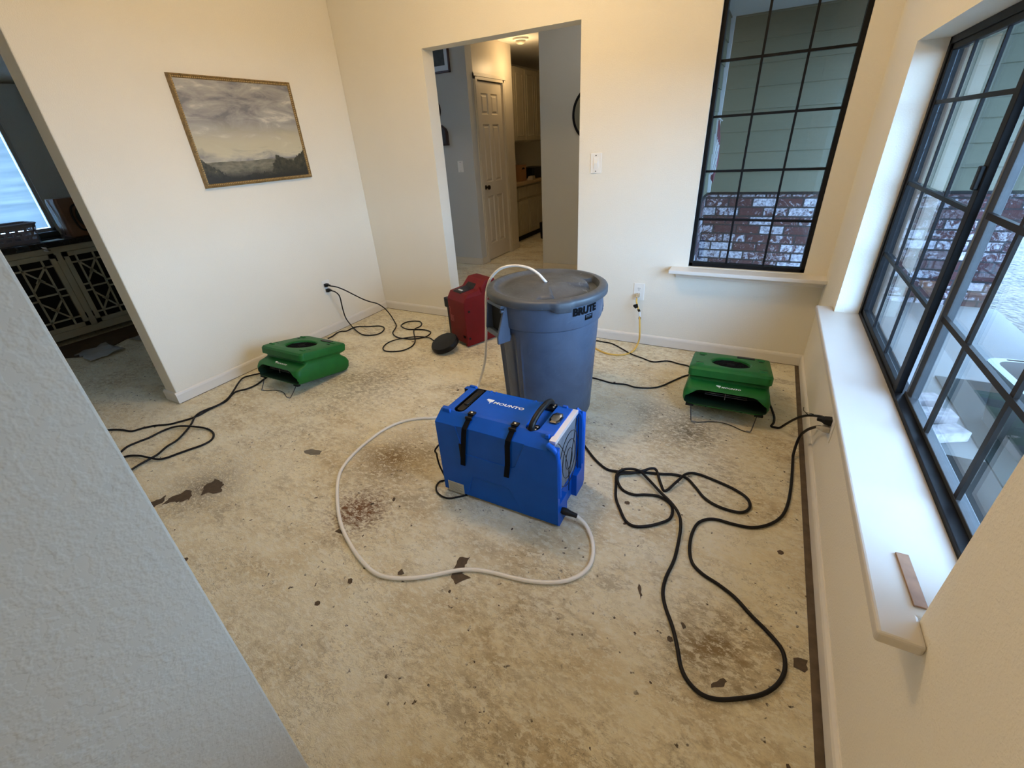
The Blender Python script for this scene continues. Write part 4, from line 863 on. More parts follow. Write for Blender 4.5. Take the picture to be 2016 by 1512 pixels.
 'tail': [(2.113, -1.7, 0.24), (2.067, -1.911, 0.2), (2.046, -1.905, 0.14), (2.05, -1.904, 0.08), (2.057, -1.896, 0.03), (2.081, -1.91, 0.006), (2.063, -1.934, 0.006), (2.067, -1.967, 0.006), (2.092, -1.997, 0.006), (2.131, -2.012, 0.006), (2.168, -2.01, 0.006)]}
def cord(name, key, r, mat, label, cat='cord', sub=5, group=None, pts=None):
    b = newbm(); tube(b, catmull(pts or CAB[key], sub), r, 10)
    return tag(obj(name, b, mat, smooth=1.2), label, cat, group)
def plug(parent, at, d, s_=1.0, mat=BLK, name='plug'):
    """moulded plug body from its cord end 'at' pointing along d"""
    d = Vector(d).normalized(); q = d.to_track_quat('Z', 'Y').to_matrix().to_4x4(); b = newbm()
    loft(b, [[(x*s_*k, y*s_*k2, z*s_) for x, y in ((-.013,-.010),(.013,-.010),(.013,.010),(-.013,.010))] for k, k2, z in ((0.45, 0.5, -0.026), (0.6, 0.6, -0.012), (1, 1, -0.004), (1.1, 1.15, 0.010), (1.1, 1.15, 0.018))])
    o = obj(name, b, mat, parent, bevel=0.002); o.matrix_world = Matrix.Translation(Vector(at)) @ q; return o
def dehum_pts():
    p = CAB['cord_dehum'][2:]
    return [(2.40, -1.640, 0.10), (2.42, -1.620, 0.04), (2.46, -1.50, 0.007), (2.51, -1.42, 0.007)] + p
c1 = cord('extension_cord', None, 0.0062, BLKR, 'thick black cord looping over the floor from the blue machine to the right outlet', pts=dehum_pts(), sub=6)
plug(c1, (3.560, -1.303, 0.318), (1, 0, 0), 1.0, CLEARP)
c2 = cord('power_cord', 'cord_fan_right', 0.0058, BLKR, 'black cord from the right green fan up to the right wall outlet, upper plug', 'cord')
plug(c2, (3.560, -1.292, 0.350), (1, 0, 0), 1.15)
b = newbm(); tube(b, catmull([(3.495, -1.16, 0.322), (3.50, -1.15, 0.300), (3.515, -1.17, 0.296), (3.505, -1.185, 0.310), (3.53, -1.20, 0.318)]), 0.0015, 6); obj('twist_tie', b, BLKR, c2)
cord('power_cord', '_a', 0.0046, BLKR, 'black cord near the back baseboard between bin and right fan, rear of two', pts=[(2.05, -0.22, 0.006), (2.12, -0.12, 0.006)] + CAB['_a'] + [(3.02, -0.36, 0.006), (3.10, -0.42, 0.006)])
cord('power_cord', '_b', 0.0050, BLKR, 'black cord dipping across the floor between bin and right fan, nearer of two', pts=[(3.07, -0.37, 0.006)] + CAB['_b'] + [(2.30, -0.68, 0.006), (2.1, -0.62, 0.006), (1.98, -0.40, 0.006), (2.05, -0.22, 0.006)])
c5 = cord('power_cord', 'cord_yellow', 0.0062, YEL, 'yellow cord hanging from the back wall outlet down to the floor behind the bin')
plug(c5, (2.492, -0.030, 0.376), (0.0, 1, 0.15), 1.0, plain('beige_plug', (0.50, 0.40, 0.26), 0.4))
b = newbm(); yy = CAB['cord_yellow']
tube(b, [Vector(yy[2]) + Vector((0.004, 0, -0.012)), Vector(yy[3]) + Vector((-0.002, 0, 0.022))], 0.0085, 10)
tube(b, [Vector(yy[3]) + Vector((0.003, 0, -0.020)), Vector(yy[3]) + Vector((0.005, 0, -0.034))], 0.0085, 10); each('black_tape', b, BLK, c5)
b = newbm(); p_ = Vector(yy[2]); tv = [(-0.030, 0, 0.020), (-0.002, 0, 0.030), (0.004, -0.002, 0.004), (-0.016, 0, -0.008), (-0.034, 0, 0.010)]
loft(b, [[tuple(p_ + Vector(q) + Vector((0, -0.008, 0))) for q in tv], [tuple(p_ + Vector(q) + Vector((0, -0.006, 0))) for q in tv]]); obj('black_flag_label', b, BLK, c5)
b = newbm(); tube(b, [Vector(yy[3]) + Vector((-0.002, 0, 0.020)), Vector(yy[3]) + Vector((0.003, 0, -0.020))], 0.0078, 10); obj('white_wrap_label', b, PAPER, c5)
c6 = cord('power_cord', 'cord_left_upper', 0.0050, BLKR, 'thin black cord from the left outlet, coiled on the floor toward the red machine')
plug(c6, (0.030, -0.660, 0.418), (-1, -0.15, 0), 1.15)
c7 = cord('power_cord', 'cord_left_lower', 0.0050, BLKR, 'thin black cord from the left outlet, looping back along the wall to left fan')
plug(c7, (0.030, -0.655, 0.372), (-1, -0.15, 0), 1.15)
cord('power_cord', 'cord_s1', 0.0056, BLKR, 'black cord running left of the left fan, topmost strand ending at the left wall corner')
cord('power_cord', 'cord_s2', 0.0056, BLKR, 'black cord left of the left fan, slanting straight down to the grey near wall', pts=[(x, y, z + 0.006) for x, y, z in CAB['cord_s2']])
cord('power_cord', 'cord_s3', 0.0056, BLKR, 'black cord forming a long U-shaped loop on the floor beside the grey near wall')
c10 = cord('power_cord', None, 0.0042, BLKR, 'short black cord curling out under the left end of the blue machine', pts=CAB['tail'] + [(2.20, -1.985, 0.005), (2.232, -1.955, 0.0048)])
hs = cord('drain_hose', 'hose', 0.0078, HOSE, 'milky white drain hose curving over the floor and up into the bin lid', 'hose', 6)
h0 = Vector(CAB['hose'][0]); a_ = Vector((2.678, -1.928, 0.072)); b = newbm(); dv = h0 - a_
tube(b, [a_, a_ + dv*0.15, a_ + dv*0.4, a_ + dv*0.45, a_ + dv*0.75, a_ + dv*1.05], 0.01, 14, radii=[0.012, 0.015, 0.0155, 0.0135, 0.0105, 0.0095]); obj('hose_connector', b, BLKR, hs, smooth=0.8)

# ------------------------------------------------------------------ wall plates
def plate(name, label, cat, kind, loc, rz):
    r_ = tag(empty(name, loc, (0, 0, rz)), label, cat)
    b = newbm(); box(b, -0.038, 0.038, -0.005, 0.0, -0.061, 0.061); obj('cover_plate', b, WHT, r_, bevel=0.003)
    if kind == 'duplex':
        for z in (0.020, -0.020):
            b = newbm(); prism(b, [(x, z + y) for x, y in ((-0.014, -0.012), (-0.009, -0.017), (0.009, -0.017), (0.014, -0.012), (0.014, 0.012), (0.009, 0.017), (-0.009, 0.017), (-0.014, 0.012))], 'y', -0.0065, -0.004); s_ = obj('socket', b, WHT, r_)
            b = newbm(); box(b, -0.0075, -0.0055, -0.0070, -0.006, z, z + 0.009); box(b, 0.0055, 0.0075, -0.0070, -0.006, z, z + 0.009); tube(b, [(0, -0.0072, z - 0.007), (0, -0.006, z - 0.007)], 0.0026, 8); obj('socket_slot', b, DARK, s_)
    else:
        b = newbm(); box(b, -0.017, 0.017, -0.0065, -0.004, -0.034, 0.034); prism(b, [(-0.0065, -0.031), (-0.011, 0.0), (-0.0072, 0.031), (-0.005, 0.031), (-0.005, -0.031)], 'x', -0.014, 0.014); obj('rocker', b, WHT, r_, bevel=0.001)
        b = newbm(); tube(b, [(0, -0.007, 0.046), (0, -0.0045, 0.046)], 0.004, 10); tube(b, [(0, -0.007, -0.048), (0, -0.0045, -0.048)], 0.003, 10); each('plate_screw', b, DARK, r_)
    return r_
plate('wall_outlet', 'white duplex outlet on the back wall with the yellow cord plugged in', 'outlet', 'duplex', (2.494, 0.0, 0.400), 0)
plate('wall_outlet', 'white outlet on the left wall holding two black plugs', 'outlet', 'duplex', (0.0, -0.648, 0.395), PI/2)
plate('wall_outlet', 'white outlet under the long window sill on the right wall', 'outlet', 'duplex', (W, -1.297, 0.334), -PI/2)
plate('light_switch', 'white rocker light switch between the doorway and the back window', 'switch', 'rocker', (2.141, 0.0, 1.243), 0)

# ------------------------------------------------------------------ painting
PT = tag(empty('painting', (0.0, -0.947, 1.5495)), 'landscape painting with grey cloudy sky in a thin gilded frame on left wall', 'painting')
b = newbm(); box(b, 0.004, 0.016, -0.400, 0.400, -0.295, 0.295); obj('canvas', b, CANVAS, PT)
b = newbm(); fp = [(0.000, 0), (0.022, 0.002), (0.026, 0.008), (0.020, 0.013), (0.022, 0.018), (0.016, 0.024), (0.004, 0.024)]   # (x, inset)
hw, hh = 0.415, 0.3085
rings = [[(x, -(hw - i), -(hh - i)), (x, hw - i, -(hh - i)), (x, hw - i, hh - i), (x, -(hw - i), hh - i)] for x, i in fp]
loft(b, rings, cap0=False, cap1=False); fo = obj('picture_frame', b, GOLD, PT)
b = newbm()
def bead(y, z): bmesh.ops.create_uvsphere(b, u_segments=6, v_segments=4, radius=0.0042, matrix=Matrix.Translation((0.0205, y, z)))
k = -hh + 0.018
while k < hh - 0.01: bead(-(hw - 0.0165), k); bead(hw - 0.0165, k); k += 0.0125
k = -hw + 0.018
while k < hw - 0.01: bead(k, -(hh - 0.0165)); bead(k, hh - 0.0165); k += 0.0125
obj('beading', b, plain('bright_gilt', (0.62, 0.46, 0.22), 0.3, 0.6), fo, smooth=1.0)

# wood strip on the long sill
b = newbm(); box(b, -0.0115, 0.0115, -0.068, 0.068, 0, 0.004)
tag(obj('wood_strip', b, WOODS, bevel=0.001, loc=(3.588, -2.285, 0.5755), rot=(0, 0, math.radians(3))), 'small flat brown wood strip lying on the near end of the long window sill', 'wood strip')
b = newbm(); prism(b, [(-0.035, 0.0), (0.035, 0.0), (0.033, 0.004), (0.02, 0.009), (-0.02, 0.009), (-0.033, 0.004)], 'y', -0.010, 0.010)
tag(obj('debris_chip', b, plain('pinkish_brown_chip', (0.42, 0.31, 0.22), 0.8), bevel=0.001, loc=(3.105, -0.028, 0.0005), rot=(0, 0, 0.05)), 'small pale brown chip on the floor by the back baseboard behind right fan', 'debris')

# ------------------------------------------------------------------ hall wall things and kitchen
def framed(name, label, cat, x0, x1, z0, z1, y):
    r_ = tag(empty(name, ((x0+x1)/2, y, (z0+z1)/2)), label, cat); hw_, hh_ = (x1-x0)/2, (z1-z0)/2
    b = newbm(); box(b, -hw_, hw_, -0.006, -0.001, -hh_, hh_); obj('mat_board', b, PAPER, r_)
    b = newbm(); box(b, -hw_ + 0.07, hw_ - 0.07, -0.008, -0.006, -hh_ + 0.07, hh_ - 0.07); obj('print', b, plain('dim_photo_print', (0.05, 0.055, 0.045), 0.6, nscale=9, namp=0.6), r_)
    b = newbm()
    for q in ((-hw_, -hw_ + 0.02, -hh_, hh_), (hw_ - 0.02, hw_, -hh_, hh_), (-hw_, hw_, -hh_, -hh_ + 0.02), (-hw_, hw_, hh_ - 0.02, hh_)): box(b, q[0], q[1], -0.022, 0, q[2], q[3])
    obj('picture_frame', b, plain('dark_red_wood', (0.07, 0.03, 0.022), 0.4), r_, bevel=0.002); return r_
framed('framed_print', 'framed dark print with white mat and thin red-brown frame high on the hall wall', 'picture', -0.56, -0.155, 2.110, 2.42, 1.80)
r_ = tag(empty('round_plaque', (-0.475, 1.80, 1.77)), 'round dark-rimmed wall plaque glimpsed at the doorway edge on hall wall', 'wall decor')
b = newbm(); lathe(b, [(0.125, 0), (0.128, 0.012), (0.112, 0.016), (0.108, 0.010)], 40); o = obj('rim', b, BRONZE, r_, smooth=0.6); o.rotation_euler = (PI/2, 0, 0)
b = newbm(); lathe(b, [(0.108, 0), (0.105, 0.007)], 40); o = obj('plaque_face', b, plain('olive_plaque_face', (0.16, 0.14, 0.10), 0.5), r_); o.rotation_euler = (PI/2, 0, 0)
r_ = tag(empty('arched_lantern', (-0.350, 1.80, 1.40)), 'small dark pointed-arch wooden wall hanging on the hall wall', 'wall decor')
b = newbm(); arch = [(-0.075, 0), (0.075, 0), (0.073, 0.14), (0.055, 0.175), (0.0, 0.215), (-0.055, 0.175), (-0.073, 0.14)]; prism(b, arch, 'y', -0.035, 0.0); obj('arch_body', b, plain('dark_walnut', (0.045, 0.026, 0.020), 0.5), r_, bevel=0.003)
b = newbm(); prism(b, [(x*0.72, 0.02 + z*0.82) for x, z in arch], 'y', -0.040, -0.034); obj('arch_niche', b, plain('grey_niche', (0.05, 0.048, 0.048), 0.4), r_)
r_ = tag(empty('wall_mirror', (1.545, 1.80, 1.60)), 'large round dark-framed mirror on the hall wall at the doorway right edge', 'mirror')
b = newbm(); lathe(b, [(0.262, 0), (0.262, 0.020), (0.245, 0.024), (0.240, 0.010)], 64); o = obj('mirror_frame', b, BLKFRAME, r_, smooth=0.6); o.rotation_euler = (PI/2, 0, 0)
b = newbm(); lathe(b, [(0.240, 0.0), (0.240, 0.011)], 64); o = obj('mirror_glass', b, plain('mirror_glass', (0.35, 0.37, 0.36), 0.05, 1.0), r_); o.rotation_euler = (PI/2, 0, 0)
plate('light_switch', 'dim light switch plate on the hall wall left of the pantry door', 'switch', 'rocker', (-0.150, 1.80, 1.168), 0)
r_ = tag(empty('ceiling_light', (0.31, 2.62, 2.45)), 'small round flush ceiling light in the kitchen beyond the doorway', 'ceiling light')
b = newbm(); lathe(b, [(0.09, 0.0), (0.09, -0.018), (0.06, -0.022)], 32); obj('fixture_base', b, WHT, r_, smooth=0.6)
b = newbm(); lathe(b, [(0.06, -0.020), (0.055, -0.040), (0.03, -0.055), (0.005, -0.060)], 32); obj('diffuser', b, plain('frosted_diffuser', (0.5, 0.46, 0.36), 0.5), r_, smooth=0.8)
def panel_door(b, y0, y1, z0, z1, x, arched=False):
    box(b, x, x + 0.018, y0, y1, z0, z1)
    m_ = 0.05; loft(b, [[(x + 0.018 + h, y0 + m_ + i, z0 + m_ + i), (x + 0.018 + h, y1 - m_ - i, z0 + m_ + i), (x + 0.018 + h, y1 - m_ - i, z1 - m_ - i), (x + 0.018 + h, y0 + m_ + i, z1 - m_ - i)] for i, h in ((0, 0), (0.004, 0.005), (0.012, 0.005), (0.02, 0.0))], cap0=False, cap1=False)
for i, y0 in enumerate((2.87, 3.52, 4.17)):
    r_ = tag(empty('wall_cabinet', (-0.12, y0, 1.385)), ['pale upper kitchen cabinet nearest the pantry door', 'pale upper kitchen cabinet, second from the pantry door', 'pale upper kitchen cabinet, last visible one beside the hall wall edge'][i], 'cabinet', 'upper kitchen cabinets')
    b = newbm(); box(b, -0.50, 0, 0.003, 0.647, 0, 0.895); obj('carcass', b, KCAB, r_)
    for j in (0, 1):
        b = newbm(); panel_door(b, 0.012 + j*0.315, 0.318 + j*0.315, 0.02, 0.875, 0.001); obj('cabinet_door', b, KCAB, r_, bevel=0.002)
    r_ = tag(empty('base_cabinet', (-0.12, y0, 0.0)), ['pale lower kitchen cabinet nearest the pantry door', 'pale lower kitchen cabinet, second from the pantry door', 'pale lower kitchen cabinet, last visible one beside the hall wall edge'][i], 'cabinet', 'lower kitchen cabinets')
    b = newbm(); box(b, -0.52, 0, 0.003, 0.647, 0.09, 0.815); obj('carcass', b, KCAB, r_)
    b = newbm(); box(b, -0.52, -0.05, 0.003, 0.647, 0.001, 0.09); obj('toe_kick', b, DARK, r_)
    for j in (0, 1):
        b = newbm(); panel_door(b, 0.012 + j*0.315, 0.318 + j*0.315, 0.11, 0.60, 0.001); obj('cabinet_door', b, KCAB, r_, bevel=0.002)
        b = newbm(); box(b, 0.001, 0.019, 0.012 + j*0.315, 0.318 + j*0.315, 0.635, 0.79); obj('drawer_front', b, KCAB, r_, bevel=0.004)
b = newbm(); box(b, -0.67, -0.07, 2.865, 4.83, 0.817, 0.858); tag(obj('worktop', b, KCOUNT, bevel=0.004), 'tan laminate kitchen worktop over the lower cabinets', 'worktop')
r_ = tag(empty('coffee_maker', (-0.28, 3.22, 0.859)), 'tall black appliance on the worktop at the pantry door side', 'appliance')
b = newbm(); box(b, -0.10, 0.08, -0.10, 0.10, 0, 0.05); box(b, -0.10, -0.03, -0.10, 0.10, 0.05, 0.27); box(b, -0.10, 0.09, -0.10, 0.10, 0.20, 0.275); obj('appliance_body', b, BLK, r_, bevel=0.004)
r_ = tag(empty('cardboard_box', (-0.24, 3.52, 0.859)), 'upright orange-brown cardboard box on the worktop beside the black appliance', 'box')
b = newbm(); box(b, -0.07, 0.07, -0.10, 0.10, 0, 0.22); obj('box_body', b, plain('orange_cardboard', (0.34, 0.17, 0.065), 0.7), r_, bevel=0.002)
b = newbm(); prism(b, [(-0.05, 0.16), (0.05, 0.16), (0.03, 0.185), (-0.03, 0.185)], 'x', 0.0701, 0.072); obj('dark_print', b, DARK, r_)
b = newbm(); loft(b, [[(x, y, z) for x, y in rrect(0.14, -0.24, 0.24, 0.03)] for z in (0.0, 0.12, 0.16)]); tag(obj('toaster', b, BLK, bevel=0.01, loc=(-0.32, 4.14, 0.859)), 'low black rounded toaster at the far end of worktop', 'appliance')
b = newbm(); loft(b, [[(x, y, 0.0) for x, y in rrect(0.05, -0.11, 0.11, 0.01)], [(x*0.7 + 0.01, y*0.8, 0.05) for x, y in rrect(0.05, -0.11, 0.11, 0.01)]]); tag(obj('paper_bag', b, plain('crumpled_cream_bag', (0.42, 0.36, 0.28), 0.8), loc=(-0.15, 3.74, 0.859), rot=(0, 0, 0.25)), 'small crumpled pale bag on the worktop between box and toaster', 'bag')
r_ = tag(empty('waste_bin', (0.16, 3.62, 0)), 'small dark waste bin on the kitchen floor at the hall wall edge', 'bin')
b = newbm(); lathe(b, [(0.09, 0.0), (0.10, 0.01), (0.115, 0.24), (0.10, 0.25)], 28); obj('bin_body', b, BLK, r_, smooth=0.7)

# ------------------------------------------------------------------ side room: sideboard and what stands on it
SB = tag(empty('sideboard', (-2.2, -2.55, 0)), 'cream sideboard with fretwork doors and a dark top, seen through the left opening', 'sideboard')
sy = lambda y: y + 2.55
b = newbm(); xb = -0.44
for q in ((xb, -0.02, sy(-2.42), sy(-1.20), 0.045, 0.075), (xb, -0.02, sy(-2.42), sy(-1.20), 0.77, 0.815), (xb, xb + 0.01, sy(-2.42), sy(-1.20), 0.05, 0.81), (xb, -0.02, sy(-1.225), sy(-1.20), 0.0, 0.81), (xb, -0.02, sy(-2.42), sy(-2.40), 0.0, 0.81), (xb, -0.06, sy(-1.57), sy(-1.55), 0.05, 0.81),
          (-0.02, 0.0, sy(-2.42), sy(-1.20), 0.045, 0.110), (-0.02, 0.0, sy(-2.42), sy(-1.20), 0.765, 0.812), (-0.02, 0.0, sy(-1.585), sy(-1.535), 0.10, 0.77), (-0.02, 0.0, sy(-1.225), sy(-1.20), 0.1, 0.77), (-0.02, 0.0, sy(-1.98), sy(-1.935), 0.1, 0.77)): box(b, *q)
obj('carcass', b, CABP, SB, bevel=0.002)
b = newbm(); box(b, -0.35, -0.03, sy(-2.3), sy(-1.23), 0.08, 0.76); obj('dark_interior', b, DARK, SB)
b = newbm(); box(b, xb - 0.01, 0.025, sy(-2.44), sy(-1.18), 0.8155, 0.862); obj('top', b, COUNTER, SB, bevel=0.004)
def fret(y0, y1, z0, z1):
    b = newbm(); x0, x1 = -0.018, 0.004; t = 0.038
    for q in ((y0, y0+t, z0, z1), (y1-t, y1, z0, z1), (y0, y1, z0, z0+t), (y0, y1, z1-t, z1)): box(b, x0, x1, q[0], q[1], q[2], q[3])
    iy0, iy1, iz0, iz1 = y0+t, y1-t, z0+t, z1-t; w_ = iy1-iy0; h_ = iz1-iz0; g = 0.007
    def bar(ya, za, yb_, zb_):
        d = Vector((0, yb_-ya, zb_-za)); n_ = Vector((0, -d.z, d.y)).normalized()*g; p, q = Vector((0, ya, za)), Vector((0, yb_, zb_))
        loft(b, [[tuple(v + Vector((x, 0, 0))) for v in (p-n_, q-n_, q+n_, p+n_)] for x in (-0.012, -0.001)])
    ya, yb_ = iy0 + w_*0.22, iy1 - w_*0.22; za, zb_ = iz0 + h_*0.10, iz1 - h_*0.10; zm = (iz0+iz1)/2; ym = (iy0+iy1)/2
    bar(ya, iz0, ya, iz1); bar(yb_, iz0, yb_, iz1); bar(iy0, za, iy1, za); bar(iy0, zb_, iy1, zb_)
    for s_ in (-1, 1): bar(iy0, zm + s_*h_*0.05, ya, zm + s_*h_*0.05); bar(yb_, zm + s_*h_*0.05, iy1, zm + s_*h_*0.05)
    zt, zb2 = zm + h_*0.20, zm - h_*0.20
    bar(ya, zb_, ym + w_*0.10, zt); bar(yb_, zb_, ym - w_*0.10, zt); bar(ya, za, ym + w_*0.10, zb2); bar(yb_, za, ym - w_*0.10, zb2)
    bar(ym, zt + h_*0.035, ya, zm + h_*0.09); bar(ym, zt + h_*0.035, yb_, zm + h_*0.09); bar(ym, zb2 - h_*0.035, ya, zm - h_*0.09); bar(ym, zb2 - h_*0.035, yb_, zm - h_*0.09)
    bar(ya, zm, yb_, zm)
    return b
for y0, y1 in ((-1.932, -1.588), (-1.532, -1.228)):
    d_ = obj('fretwork_door', fret(sy(y0), sy(y1), 0.113, 0.762), CABP, SB)
b = newbm()
for z in (0.18, 0.70): box(b, 0.001, 0.006, sy(-1.590), sy(-1.580), z, z + 0.05); box(b, 0.001, 0.006, sy(-1.538), sy(-1.530), z, z + 0.05)
each('hinge', b, BLK, SB)
# laundry basket with real holes
b = newbm(); rings = []; nn = 12
base = rrect(0.15, -0.24, 0.24, 0.06, nn)
zs_ = [0.0, 0.03, 0.05, 0.065, 0.085, 0.10, 0.12, 0.15]
Rg = [[b.verts.new((x * (0.86 + 0.14 * z / 0.15), y * (0.88 + 0.12 * z / 0.15), z)) for x, y in [p for i in range(len(base)) for p in (base[i], ((base[i][0]+base[(i+1) % len(base)][0])/2, (base[i][1]+base[(i+1) % len(base)][1])/2))]] for z in zs_]
# resample long straight sides
b.free(); b = newbm()
def resample(P, n):
    L_ = [0]; 
    for i in range(len(P)): L_.append(L_[-1] + (Vector(P[(i+1) % len(P)]) - Vector(P[i])).length)
    out = []
    for k in range(n):
        t = L_[-1]*k/n; i = max(j for j in range(len(P)) if L_[j] <= t); f = (t - L_[i]) / max(1e-9, L_[i+1] - L_[i]); out.append(tuple(Vector(P[i]).lerp(Vector(P[(i+1) % len(P)]), f)))
    return out
base = resample(base, 72)
Rg = [[b.verts.new((x * (0.86 + 0.14 * z / 0.15), y * (0.88 + 0.12 * z / 0.15), z)) for x, y in base] for z in zs_]
for j in range(len(Rg) - 1):
    for i in range(72):
        if j in (1, 3, 5) and (i + j) % 3 != 0: continue
        b.faces.new((Rg[j][i], Rg[j][(i+1) % 72], Rg[j+1][(i+1) % 72], Rg[j+1][i]))
b.faces.new(Rg[0][::-1])
BK = tag(empty('laundry_basket', (-2.42, -1.80, 0.8625)), 'grey plastic laundry basket with small holes standing on the sideboard', 'basket')
o = obj('basket_shell', b, BASKETM, BK); sm = o.modifiers.new('s', 'SOLIDIFY'); sm.thickness = 0.004
b = newbm(); tube(b, [(x, y, 0.152) for x, y in base], 0.008, 8, closed=True); obj('rim', b, BASKETM, BK, smooth=1.0)
r_ = tag(empty('countertop_oven', (-2.36, -1.265, 0.8625)), 'copper-brown countertop appliance with a dark oval window on the sideboard', 'appliance')
b = newbm(); loft(b, [[(x + (-0.10 if z > 0.2 else 0) * 0.2, y * s_, z) for x, y in rrect(0.10, -0.12, 0.12, 0.03)] for z, s_ in ((0.0, 0.95), (0.02, 1.0), (0.28, 1.0), (0.315, 0.93))]); obj('shell', b, BROWN, r_, smooth=0.7)
b = newbm(); tube(b, catmull([(0.105, -0.020, 0.05), (0.105, -0.045, 0.12), (0.105, -0.045, 0.20), (0.105, -0.015, 0.25), (0.105, 0.05, 0.26), (0.105, 0.10, 0.2), (0.105, 0.10, 0.1), (0.105, 0.05, 0.045)], 6, closed=True), 0.008, 8, closed=True); obj('window_rim', b, BLK, r_, smooth=1.0)
b = newbm(); prism(b, [(0.05 * math.cos(t) + 0.03, 0.155 + 0.085 * math.sin(t)) for t in [2*PI*k/20 for k in range(20)]], 'x', 0.095, 0.104); obj('window_glass', b, plain('glossy_dark_window', (0.01, 0.015, 0.015), 0.05), r_)
b = newbm(); tube(b, catmull([(0.02, -0.128, 0.02), (0.03, -0.128, 0.10), (0.0, -0.126, 0.22), (-0.05, -0.12, 0.315)]), 0.004, 8); obj('chrome_trim', b, STEEL, r_, smooth=1.0)
b = newbm(); tube(b, [(0, -0.072, 0.0), (0, 0.072, 0)], 0.028, 20); tag(obj('dark_roll', b, plain('dark_teal_roll', (0.02, 0.03, 0.03), 0.35), smooth=0.8, loc=(-2.45, -1.475, 0.891), rot=(0, 0, 0)), 'dark rolled cloth lying on the sideboard between basket and brown appliance', 'roll')
b = newbm(); box(b, -0.05, 0.05, -0.055, 0.055, 0, 0.002); tag(obj('paper_card', b, PAPER, loc=(-2.250, -1.525, 0.8625), rot=(0, 0, 0.1)), 'pale blue card lying flat on the front edge of the sideboard', 'card')
b = newbm(); tube(b, catmull([(0.03, -0.03, 0.0), (0.032, 0.0, -0.012), (0.034, 0.02, -0.04), (0.032, 0.06, -0.055)]), 0.003, 8); 
tag(obj('charging_cable', b, BLKR, smooth=1.0, loc=(-2.20, -1.66, 0.852)), 'short black cable hanging over the front edge of the sideboard', 'cable')
b = newbm(); loft(b, [[(0, 0.0, 0), (0, 0.03, -0.01), (0, 0.034, -0.045), (0, 0.008, -0.038)], [(0.003, 0.0, 0), (0.003, 0.03, -0.01), (0.003, 0.034, -0.045), (0.003, 0.008, -0.038)]]); tag(obj('paper_tag', b, PAPER, loc=(-2.171, -1.648, 0.835)), 'small white tag hanging at the front edge of the sideboard', 'tag')
# remains of the old floor in the side room
b = newbm(); prism(b, [(-2.17, -2.6), (-1.62, -2.45), (-1.93, -2.05), (-1.60, -1.86), (-1.78, -1.52), (-1.60, -1.25), (-1.9, -1.0), (-2.17, -0.9)], 'z', 0.0008, 0.008); tag(obj('hardwood_remnant', b, HARDW), 'strip of dark brown hardwood flooring left in front of the sideboard', 'flooring')
rp_ = random.Random(3)
for i, (x, y, s_, lb) in enumerate(((-1.62, -1.80, 0.16, 'crumpled pale plastic sheet on the side room floor, nearer the viewer'), (-1.60, -1.42, 0.13, 'crumpled pale plastic sheet on the side room floor, near the wall end'))):
    b = newbm(); G = [[b.verts.new((x + (u_ - 4) * s_ / 4 + rp_.uniform(-.012, .012), y + (v_ - 3) * s_ / 4 + rp_.uniform(-.012, .012), 0.0102 + abs(mnoise.noise(Vector((u_*0.9, v_*0.9, i*5.0)))) * 0.05)) for v_ in range(7)] for u_ in range(9)]
    for u_ in range(8):
        for v_ in range(6): b.faces.new((G[u_][v_], G[u_+1][v_], G[u_+1][v_+1], G[u_][v_+1]))
    o = obj('plastic_sheet', b, plain('cloudy_plastic_sheet', (0.40, 0.42, 0.43), 0.4), smooth=2.0); sm = o.modifiers.new('s', 'SOLIDIFY'); sm.thickness = 0.002
    tag(o, lb, 'plastic sheet')

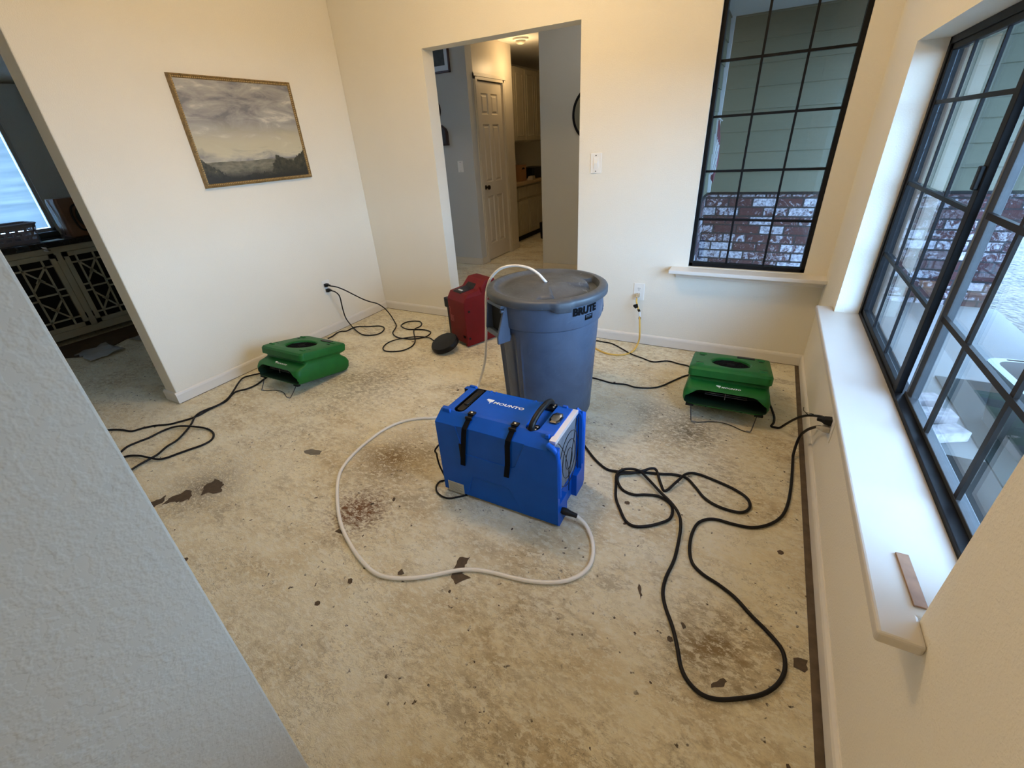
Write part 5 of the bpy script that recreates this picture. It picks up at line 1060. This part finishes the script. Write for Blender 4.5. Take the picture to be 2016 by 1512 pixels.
# ------------------------------------------------------------------ porch things outside the right window
b = newbm(); box(b, 4.33, 5.03, -2.2, 0.23, -0.0495, -0.038); tag(obj('outdoor_rug', b, RUG), 'dark green rug lying on the porch slab outside the right window', 'rug')
TB = tag(empty('storage_tub', (4.60, -0.47, -0.037), (0, 0, 0.08)), 'open grey plastic tub with a handle slot standing on the porch', 'tub')
b = newbm()
def rr_(xh, yh, r, z): return [(x, y, z) for x, y in rrect(xh, -yh, yh, r, 5)]
loft(b, [rr_(0.17, 0.24, 0.05, 0.0), rr_(0.20, 0.28, 0.06, 0.30), rr_(0.235, 0.315, 0.07, 0.302), rr_(0.235, 0.315, 0.07, 0.312), rr_(0.198, 0.278, 0.06, 0.312), rr_(0.165, 0.235, 0.05, 0.008)], cap0=True, cap1=True)
o = obj('tub_shell', b, TUBM, TB, smooth=0.6)
c = newbm(); prism(c, rrect(0.045, -0.010, 0.010, 0.009), 'z', 0.29, 0.33)
for v in c.verts: v.co.x += -0.10; v.co.y += 0.297
apply_bool(o, [(c, [TUBM])])
for i, (x, y, z, a, lb) in enumerate(((4.17, -0.20, -0.05, 0.4, 'whitewashed loose brick on the porch, farthest of the three'), (4.19, -0.36, -0.05, 0.2, 'whitewashed loose brick on the porch, middle of the three'), (4.20, -0.54, -0.05, 0.5, 'whitewashed loose brick on the porch, nearest of the three'))):
    b = newbm(); box(b, -0.095, 0.095, -0.045, 0.045, 0.001, 0.058)
    tag(obj('loose_brick', b, plain('whitewashed_clay', (0.34, 0.31, 0.32), 0.85, nscale=22, namp=0.35), bevel=0.006, loc=(x, y, z), rot=(0, 0, a)), lb, 'brick', 'loose bricks on the porch')
# small flag hanging at the porch return
r_ = tag(empty('porch_flag', (2.715, 1.42, 1.0)), 'narrow red, white and blue hanging flag at the left edge of back window view', 'flag')
b = newbm(); pts = [(0.0, 0.46), (0.012, 0.46), (0.045, 0.33), (0.060, 0.15), (0.035, -0.02), (0.0, 0.02), (0.010, 0.2)]
loft(b, [[(x*0.75, 0.012 + 0.008*k + 0.01*math.sin(z*9), z) for x, z in pts] for k in (0, 1)]); obj('flag_cloth', b, plain('flag_red_cloth', (0.10, 0.02, 0.035), 0.8), r_)
b = newbm()
for k in range(4): box(b, 0.006 + k*0.008, 0.010 + k*0.008, 0.006, 0.011, 0.05 + 0.01*k, 0.34 - 0.02*k)
each('white_stripe', b, PAPER, r_)
b = newbm(); tube(b, [(-0.05, 0.02, 0.50), (0.03, 0.02, 0.455)], 0.006, 8); obj('flag_staff', b, SOFFIT, r_)
